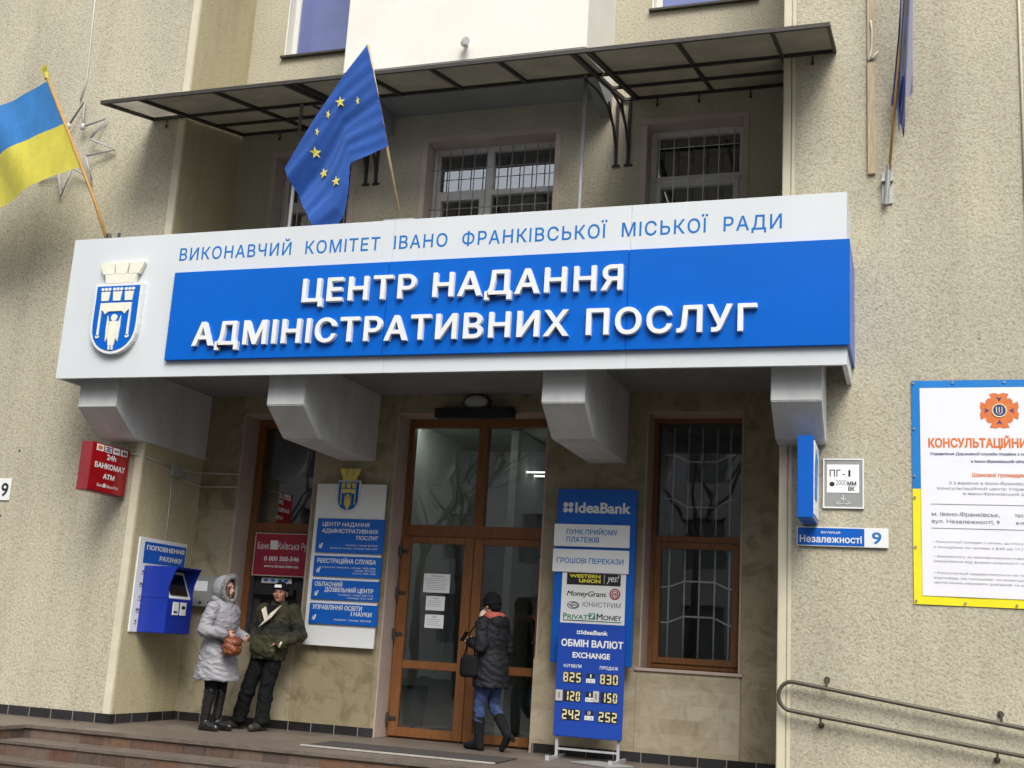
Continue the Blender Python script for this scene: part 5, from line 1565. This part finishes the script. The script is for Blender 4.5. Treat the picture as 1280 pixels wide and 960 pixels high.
def head(mb, c, yaw, pitch=0.0, s=1.0):
    """skull, jaw, nose, brow and ears; returns the head's own frame"""
    rot = Matrix.Rotation(yaw, 3, 'Z') @ Matrix.Rotation(pitch, 3, 'X')
    c = Vector(c); T = lambda x, y, z: c + rot @ Vector((x * s, y * s, z * s))
    mb.ell(T(0, .012, .025), (.075 * s, .094 * s, .088 * s), rot)
    mb.ell(T(0, -.022, -.045), (.058 * s, .066 * s, .070 * s), rot)
    mb.ell(T(0, -.052, -.092), (.030 * s, .028 * s, .024 * s), rot)       # chin
    mb.cap(T(0, -.082, .012), .010 * s, T(0, -.104, -.030), .0145 * s, 8)  # nose
    mb.cap(T(-.035, -.074, .026), .013 * s, T(.035, -.074, .026), .013 * s, 8)  # brow
    for k in (-1, 1):
        mb.ell(T(.040 * k, -.058, -.028), (.026 * s, .024 * s, .024 * s), rot)
        mb.ell(T(.077 * k, .008, -.012), (.012 * s, .022 * s, .034 * s), rot)
    mb.cap(T(-.018, -.084, -.060), .010 * s, T(.018, -.084, -.060), .010 * s, 8)
    return T, rot

def face_bits(par, T, xf, rot, s=1.0, brow='hair_brown'):
    for k in (-1, 1):
        MB().ell(T(.030 * k, -.0805, .003), (.0115 * s, .006 * s, .0065 * s), rot, 10, 6).build('eye', 'eye', par, smooth=True, xf=xf)
        MB().cap(T(.046 * k, -.078, .026), .005 * s, T(.016 * k, -.088, .028), .0055 * s, 6).build('eyebrow', brow, par, smooth=True, xf=xf)
    MB().ell(T(0, -.0915, -.060), (.021 * s, .006 * s, .0065 * s), rot, 10, 6).build('mouth', 'lip', par, smooth=True, xf=xf)

def legs_body(mb, hips, knees, ankles, toes):
    for h, k, a, t in zip(hips, knees, ankles, toes):
        mb.cap(h, .085, k, .056); mb.cap(k, .054, a, .038); mb.cap(a, .040, t, .032)

# --- woman in the hooded grey coat (in profile, looking right)
wm = thing('person', 'woman in a long grey hooded coat and black boots beside the payment terminal', 'person', (-7.50, 11.99, 0))
xf = Matrix.Translation((-7.50, 11.99, 0)) @ Matrix.Rotation(R_(84), 4, 'Z')
mb = MB()
hips, knees, ank, toes = [(-.085, .01, .86), (.085, .0, .86)], [(-.09, -.01, .47), (.085, -.02, .47)], [(-.09, .03, .075), (.08, .0, .075)], [(-.11, -.15, .035), (.095, -.18, .035)]
legs_body(mb, hips, knees, ank, toes)
mb.loft([(0, .0, .80, .14, .11), (0, 0, .95, .155, .12), (0, .0, 1.1, .135, .10), (0, .01, 1.28, .16, .11), (0, .01, 1.38, .13, .085), (0, .01, 1.43, .06, .06)])
mb.cap((0, .015, 1.38), .055, (0, .0, 1.50), .05)
for s_, el, wr in ((-1, (-.235, .03, 1.10), (-.19, -.20, 1.06)), (1, (.235, .02, 1.10), (.17, -.21, 1.03))):
    mb.cap((.165 * s_, .01, 1.355), .055, el, .042); mb.cap(el, .042, wr, .030)
    hand(mb, wr, (-.45 * s_, -.7, -.25), (0, -.2, 1), (-s_, 0, 0), .95, .7)
T, rot = head(mb, (0, -.01, 1.565), R_(-4), 0, .95)
body = mb.meld('body', 'skin', wm, .007, 3, xf)
face_bits(body, T, xf, rot, .95)
mb = MB()
mb.loft([(0, .0, .545, .245, .255), (0, .0, .56, .25, .26), (0, .005, .75, .225, .225), (0, .005, .93, .205, .19), (0, .01, 1.05, .185, .16), (0, .0, 1.20, .20, .165), (0, .01, 1.31, .205, .15), (0, .012, 1.39, .155, .115), (0, .01, 1.45, .085, .085)], 24)
for s_, el, wr in ((-1, (-.265, .04, 1.09), (-.205, -.19, 1.06)), (1, (.26, .03, 1.09), (.18, -.20, 1.03))):
    mb.cap((.175 * s_, .01, 1.34), .082, el, .074); mb.cap(el, .074, wr, .055)
mb.meld('coat', 'coat_lilac', wm, .009, 3, xf, .013, (7, 7, 17))
# hood with a fur ring round the face
hb = bmesh.new(); bmesh.ops.create_uvsphere(hb, u_segments=28, v_segments=20, radius=1.0)
for v in list(hb.verts):
    if v.co.y < -.50: hb.verts.remove(v)
for v in hb.verts: v.co = Vector((v.co.x * .128, v.co.y * .150 + .02, v.co.z * .155 + 1.565))
h = MB(); h.bm.free(); h.bm = hb
bmesh.ops.solidify(hb, geom=hb.faces[:], thickness=.018)
h.ell((0, .07, 1.44), (.12, .085, .07)); hood = h.build('hood', 'coat_lilac', wm, smooth=True, xf=xf)
fu = MB(); rr = random.Random(3)
for k in range(30):
    a = 2 * math.pi * k / 30
    c = Vector((.112 * math.cos(a), -.062 + .012 * math.cos(2 * a), 1.562 + .140 * math.sin(a)))
    fu.ell(c, (.030, .034, .030), None, 8, 6)
    for j in range(6):
        dv = Vector((rr.uniform(-1, 1), rr.uniform(-1, .5), rr.uniform(-1, 1))).normalized() + Vector((math.cos(a) * .8, 0, math.sin(a) * .8))
        fu.tube([c, c + dv.normalized() * .052], .008, 4, False, .001)
fu.build('fur_trim', 'fur', hood, smooth=True, xf=xf)
mb = MB(); mb.ell((-.045, -.055, 1.50), (.035, .035, .085)); mb.ell((.045, -.055, 1.50), (.035, .035, .085)); mb.build('hair', 'hair_brown', wm, smooth=True, xf=xf)
mb = MB()
for h_, k_, a_ in zip(hips, knees, ank): mb.cap((h_[0], h_[1], .70), .088, (k_[0], k_[1], k_[2] - .05), .064)
mb.meld('leggings', 'cloth_black', wm, .010, 2, xf)
for k_, a_, t_ in zip(knees, ank, toes):
    mb = MB(); mb.cap((k_[0], k_[1] + .005, .43), .068, (a_[0], a_[1], .12), .050); mb.cap((a_[0], a_[1], .075), .048, (t_[0], t_[1], .040), .040); mb.cap((a_[0], a_[1] + .02, .04), .038, (t_[0], t_[1], .034), .033)
    mb.box(a_[0] - .028, a_[0] + .028, a_[1] - .005, a_[1] + .055, 0.001, .05)
    mb.meld('boot', 'boot_leather', wm, .007, 2, xf, .005, (12, 12, 20))

# her bag hangs at the hip on her right side
bgx = xf @ Vector((-.12, -.30, .93))
hbg = thing('handbag', 'rust-brown slouchy leather handbag carried by the woman in grey', 'handbag', (bgx.x, bgx.y, .82))
mb = MB(); mb.loft([(0, -.245, .83, .09, .085), (0, -.25, .86, .125, .115), (0, -.25, .94, .135, .115), (0, -.25, 1.02, .11, .085), (0, -.25, 1.055, .085, .05)], 22)
mb.ell((.06, -.29, .93), (.06, .06, .05)); mb.ell((-.06, -.31, .90), (.05, .06, .06))
bb_ = Matrix.Translation((-.13, -.02, -.01)) @ Matrix.Translation((0, -.25, .93)) @ Matrix.Scale(.86, 4) @ Matrix.Translation((0, .25, -.93))
mb.meld('bag_body', 'rust_leather', hbg, .007, 2, xf @ bb_, .010, (16, 16, 16))
MB().loft([(0, -.30, .95, .09, .07), (0, -.30, 1.0, .10, .075), (0, -.275, 1.04, .09, .07)], 18).build('flap', 'rust_leather', hbg, smooth=True, xf=xf @ bb_)
MB().tube([(-.07, -.25, 1.05), (-.06, -.22, 1.12), (0.0, -.15, 1.15), (.05, -.22, 1.12), (.07, -.25, 1.05)], .010, 6).build('strap', 'rust_leather', hbg, smooth=True, xf=xf @ bb_)
MB().tube([(.02, -.36, .95), (.03, -.375, .90)], .012, 8).build('tassel', 'rust_leather', hbg, smooth=True, xf=xf @ bb_)

# --- man leaning against the wall
mn = thing('person', 'man in a dark green jacket and black cap leaning before the cash machine', 'person', (-7.27, 12.42, 0))
xf = Matrix.Translation((-7.27, 12.42, 0)) @ Matrix.Rotation(R_(-4), 4, 'Z')
mb = MB()
hips, knees, ank, toes = [(-.01, .13, .86), (.16, .13, .86)], [(-.10, .05, .46), (.13, .08, .46)], [(-.17, .03, .08), (.14, .03, .08)], [(-.25, -.15, .035), (.15, -.18, .035)]
legs_body(mb, hips, knees, ank, toes)
mb.loft([(.075, .13, .80, .15, .11), (.085, .135, .95, .16, .12), (.11, .14, 1.12, .155, .115), (.135, .15, 1.28, .185, .12), (.15, .155, 1.39, .15, .09), (.155, .155, 1.44, .065, .065)])
mb.cap((.155, .155, 1.38), .058, (.165, .13, 1.50), .054)
arm = ((-1, (-.055, .15, 1.36), (-.175, .20, 1.12), (-.045, .02, .99)), (1, (.345, .15, 1.36), (.44, .20, 1.10), (.30, .01, .985)))
for s_, sh_, el, wr in arm:
    mb.cap(sh_, .058, el, .045); mb.cap(el, .045, wr, .032)
    hand(mb, wr, (-.8 * s_, -.1, -.5), (0, -.8, .5), (0, .5, -.5), 1.0, .9)
T, rot = head(mb, (.175, .105, 1.565), R_(14), R_(-6), 1.0)
body = mb.meld('body', 'skin_ruddy', mn, .007, 3, xf)
face_bits(body, T, xf, rot)
mb = MB()
mb.loft([(.075, .13, .80, .20, .155), (.075, .13, .83, .212, .165), (.085, .13, .92, .222, .175), (.10, .135, 1.05, .222, .17), (.12, .14, 1.18, .215, .16), (.138, .15, 1.29, .222, .15), (.15, .155, 1.37, .18, .12), (.155, .155, 1.43, .10, .09), (.158, .15, 1.475, .09, .085)], 24)
for s_, sh_, el, wr in arm:
    mb.cap(sh_, .088, el, .080); mb.cap(el, .080, wr, .066)
    for k in range(3):
        p = Vector(el).lerp(Vector(wr), .15 + k * .3); mb.ell(p, (.085, .078, .05), None)
    mb.ell(Vector(el) + Vector((0, .0, -.01)), (.085, .085, .07))
mb.ell((.03, -.01, .93), (.13, .05, .10)); mb.ell((.17, -.015, .90), (.10, .05, .09))
mb.meld('jacket', 'jacket', mn, .009, 3, xf, .016, (9, 9, 12))
q = MB(); q.prism([(.085, -.025, 1.40), (.045, -.045, 1.36), (.115, -.055, 1.22), (.135, -.045, 1.30)], (0, -.016, 0)); q.prism([(.29, -.005, 1.425), (.17, -.035, 1.33), (.04, -.058, 1.16), (.19, -.05, 1.27), (.255, -.02, 1.37)], (0, -.018, 0))
q.build('collar', 'lining', mn, xf=xf, bevel=.004)
q = MB(); q.prism([(.10, -.02, 1.42), (.24, -.015, 1.42), (.165, -.05, 1.27)], (0, -.012, 0)); q.build('undershirt', 'cloth_black', mn, xf=xf)
q = MB(); q.cap((.335, -.052, .955), .013, (.352, -.045, 1.0), .011); q.build('cuff', 'lining', mn, xf=xf, smooth=True)
mb = MB()
for h_, k_, a_ in zip(hips, knees, ank):
    mb.cap(h_, .105, k_, .085); mb.cap(k_, .085, (a_[0], a_[1], .11), .082)
    mb.ell((a_[0], a_[1] - .01, .10), (.09, .10, .05)); mb.ell((k_[0], k_[1] - .01, k_[2] - .05), (.088, .088, .06))
mb.meld('trousers', 'trousers', mn, .009, 2, xf, .014, (9, 9, 9))
for a_, t_ in zip(ank, toes):
    mb = MB(); mb.cap((a_[0], a_[1] + .03, .055), .045, (t_[0], t_[1], .042), .042); mb.ell(((a_[0] + t_[0]) / 2, (a_[1] + t_[1]) / 2, .05), (.05, .09, .045)); mb.box(a_[0] - .035, a_[0] + .035, a_[1], a_[1] + .07, 0.001, .04)
    mb.meld('shoe', 'shoe', mn, .008, 2, xf)
c = T(0, .01, .045); q = MB()
q.ell(c, (.089, .106, .092), rot, 20, 12); bmesh.ops.bisect_plane(q.bm, geom=q.bm.verts[:] + q.bm.edges[:] + q.bm.faces[:], plane_co=T(0, 0, .022), plane_no=rot @ Vector((0, 0, 1)), clear_inner=True)
q.loft([(0, 0, 0, .001, .001)] * 2, 3) if False else None
cap_ = q.build('cap', 'cloth_black', mn, smooth=True, xf=xf)
q = MB(); q.prism([T(-.045, -.101, .048), T(.04, -.101, .048), T(.038, -.094, .082), T(-.043, -.094, .082)], rot @ Vector((0, -.006, .001))); q.build('cap_label', 'plate_white', cap_, xf=xf)
mb = MB()
for k in (-1, 1): mb.ell(T(.070 * k, .02, -.005), (.016, .05, .035), rot)
mb.build('hair', 'hair_brown', mn, smooth=True, xf=xf)

# --- walker at the door, seen from behind
wk = thing('person', 'woman in a black padded coat and blue jeans walking up to the door', 'person', (-4.42, 12.56, 0))
xf = Matrix.Translation((-4.42, 12.56, 0)) @ Matrix.Rotation(R_(-112), 4, 'Z')
mb = MB()
hips, knees = [(-.075, .0, .85), (.075, .0, .85)], [(-.06, .02, .47), (.07, -.075, .475)]
ank, toes = [(-.06, .25, .175), (.065, -.055, .08)], [(-.06, .17, .035), (.06, -.24, .035)]
legs_body(mb, hips, knees, ank, toes)
mb.loft([(0, .0, .80, .14, .11), (0, 0, .95, .155, .12), (0, .0, 1.1, .135, .10), (0, -.01, 1.28, .165, .11), (0, -.02, 1.37, .13, .085), (0, -.02, 1.42, .06, .06)])
mb.cap((0, -.015, 1.37), .055, (0, -.035, 1.49), .05)
arm = ((1, (.165, -.01, 1.345), (.21, .02, 1.09), (.12, -.23, 1.14)), (-1, (-.165, -.01, 1.345), (-.21, .03, 1.08), (-.14, -.16, 1.02)))
for s_, sh_, el, wr in arm:
    mb.cap(sh_, .055, el, .042); mb.cap(el, .042, wr, .030)
    hand(mb, wr, (-.25 * s_, -.9, .25), (-s_ * .5, 0, 1), (-s_, .2, .2), 1.0, .75)
T, rot = head(mb, (0, -.055, 1.545), R_(-6), R_(12), .95)
body = mb.meld('body', 'skin', wk, .007, 3, xf)
face_bits(body, T, xf, rot, .95)
mb = MB()
mb.loft([(0, .0, .665, .195, .185), (0, .0, .68, .20, .19), (0, .0, .82, .205, .19), (0, .0, .95, .195, .175), (0, .0, 1.07, .175, .15), (0, .0, 1.2, .20, .16), (0, -.005, 1.31, .20, .145), (0, -.015, 1.38, .15, .11), (0, -.02, 1.44, .085, .08)], 24)
for s_, sh_, el, wr in arm:
    mb.cap(sh_, .082, el, .072); mb.cap(el, .072, wr, .052)
mb.ell((0, .09, 1.36), (.14, .07, .09))
mb.meld('coat', 'coat_black', wk, .009, 3, xf, .014, (7, 7, 13))
mb = MB(); mb.loft([(0, -.01, 1.38, .105, .105), (0, -.005, 1.41, .125, .125), (0, 0, 1.45, .115, .115), (0, .0, 1.475, .09, .09)], 20); mb.ell((0, .085, 1.42), (.10, .045, .045)); mb.meld('collar', 'scarf_red', wk, .010, 2, xf)
mb = MB(); mb.ell((.03, -.12, 1.425), (.075, .045, .075)); mb.ell((.05, -.10, 1.37), (.06, .05, .07)); mb.meld('scarf', 'scarf_beige', wk, .009, 2, xf)
q = MB(); q.ell(T(0, .014, .05), (.094, .112, .105), rot, 20, 14); q.ell(T(0, .07, -.03), (.075, .05, .06), rot); q.tube([T(.088 * math.cos(t), .02 + .105 * math.sin(t), .01) for t in [2 * math.pi * i / 24 for i in range(24)]], .018, 8, True)
q.meld('hat', 'cloth_black', wk, .008, 2, xf)
mb = MB(); 
for h_, k_, a_ in zip(hips, knees, ank):
    m2 = Vector(k_).lerp(Vector(a_), .6)
    mb.cap(h_, .090, k_, .064); mb.cap(k_, .064, m2, .052)
mb.meld('jeans', 'jeans', wk, .008, 2, xf, .010, (12, 12, 16))
for k_, a_, t_ in zip(knees, ank, toes):
    m2 = Vector(k_).lerp(Vector(a_), .38); a2 = Vector(a_)
    mb = MB(); mb.cap(m2, .064, a2, .050); mb.cap(a2, .047, t_, .034)
    hd = (a2 - Vector(t_)).normalized()
    if a_[2] < .1: mb.cap((a_[0], a_[1] + .025, .045), .040, t_, .034); mb.box(a_[0] - .03, a_[0] + .03, a_[1] - .0, a_[1] + .06, .001, .05)
    else: mb.cap(a2 + Vector((0, .045, -.005)), .034, a2 + Vector((0, .075, -.035)), .022)
    mb.meld('boot', 'cloth_black', wk, .008, 2, xf)
# phone and bag
hp_ = xf @ Vector((.10, -.335, 1.18))
ph = thing('mobile_phone', 'small dark phone held in the hand of the walking woman', 'phone', tuple(hp_))
q = MB(); q.box(-.035, .035, -.006, .006, -.065, .065); q.build('phone_body', 'black_gloss', ph, bevel=.004, xf=xf @ Matrix.Translation((.092, -.345, 1.195)) @ Matrix.Rotation(R_(-35), 4, 'X'))
sbp = xf @ Vector((.20, -.12, .86))
sb = thing('shoulder_bag', 'black shoulder bag hanging at the side of the walking woman', 'bag', (sbp.x, sbp.y, .75))
mb = MB(); mb.loft([(.215, -.13, .76, .055, .10), (.22, -.13, .80, .065, .13), (.215, -.13, .95, .06, .13), (.21, -.12, 1.0, .045, .11)], 18); mb.meld('bag_body', 'cloth_black', sb, .009, 2, xf)
MB().tube([(.22, -.06, .98), (.255, -.03, 1.15), (.215, -.02, 1.36), (.16, -.01, 1.43), (.23, -.13, 1.25), (.24, -.19, .98)], .010, 6).build('strap', 'cloth_black', sb, smooth=True, xf=xf)

# ================================================================== across the street (seen mirrored in the glass)
def bare_tree(loc, h, seed, label):
    rr = random.Random(seed)
    t = thing('bare_tree', label, 'tree', loc, 'bare trees across the street')
    tk = MB(); br = MB()
    base = Vector(loc)
    top = base + Vector((rr.uniform(-.3, .3), rr.uniform(-.3, .3), h * .45))
    tk.tube([base, base.lerp(top, .5) + Vector((.08, .05, 0)), top], .15, 9, False, .09)
    def grow(p, d, L, r, lev):
        q = p + d * L * .5 + Vector((rr.uniform(-1, 1), rr.uniform(-1, 1), rr.uniform(-.3, .5))) * L * .08; e = p + d * L
        br.tube([p, q, e], r, 5 if lev < 3 else 3, False, r * .6)
        if lev >= 5: return
        for k in range(3):
            nd = (d + Vector((rr.uniform(-1, 1), rr.uniform(-1, 1), rr.uniform(-.35, .7))) * .75).normalized()
            grow(p.lerp(e, rr.uniform(.55, 1.0)), nd, L * rr.uniform(.62, .82), r * .58, lev + 1)
    for k in range(4):
        a = k * math.pi / 2 + rr.uniform(-.4, .4)
        grow(top - Vector((0, 0, h * .03 * k)), Vector((math.cos(a) * .6, math.sin(a) * .6, .9)).normalized(), h * .22, .060, 0)
    tk.build('trunk', 'bark', t, smooth=True); br.build('crown', 'bark', t)
    return t
kinds = [bare_tree((-12, -5, -.45), 10.5, 21, 'slender bare tree across the street nearest the door'), bare_tree((-6, -6.5, -.45), 11.5, 22, 'tall bare tree across the street behind the photographer')]
for k, (x, y, rz_, sc_, lb) in enumerate(((-15, -9, 1.9, 1.1, 'bare tree across the street, second from the left end'), (-19, -7.5, 3.6, .95, 'bare tree at the left end of the row across the street'), (-9.5, -10.5, 4.4, 1.2, 'big bare tree in front of the facade opposite'), (-3, -9, 2.6, 1.0, 'bare tree at the right end of the row across the street'))):
    src = kinds[k % 2]
    c = src.copy(); COL.objects.link(c); c.location = (x, y, -.45); c.rotation_euler = (0, 0, rz_); c.scale = (sc_,) * 3; c['label'] = lb
    for ch in src.children:
        d = ch.copy(); COL.objects.link(d); d.parent = c
ob = thing('opposite_building', 'long plain facade opposite, mirrored in the door glass', 'building', (-12, -20, -.45))
hol = [(-46 + i * 3.4, -44.4 + i * 3.4, z, z + 2.0) for i in range(20) for z in (1.0, 4.4, 7.8, 11.2, 14.6)]
grid_wall('wall', 'far_wall', ob, -48, 24, -.45, 17.6, -20.0, -20.4, hol)  # facade raised this tall to cut off low sky light
MB().box(-48, 24, -20.42, -20.5, -.45, 17.4).build('window', 'far_glass', ob)
MB().box(-48.3, 24.3, -20.9, -19.7, 17.6, 17.9).build('cornice', 'far_wall', ob)
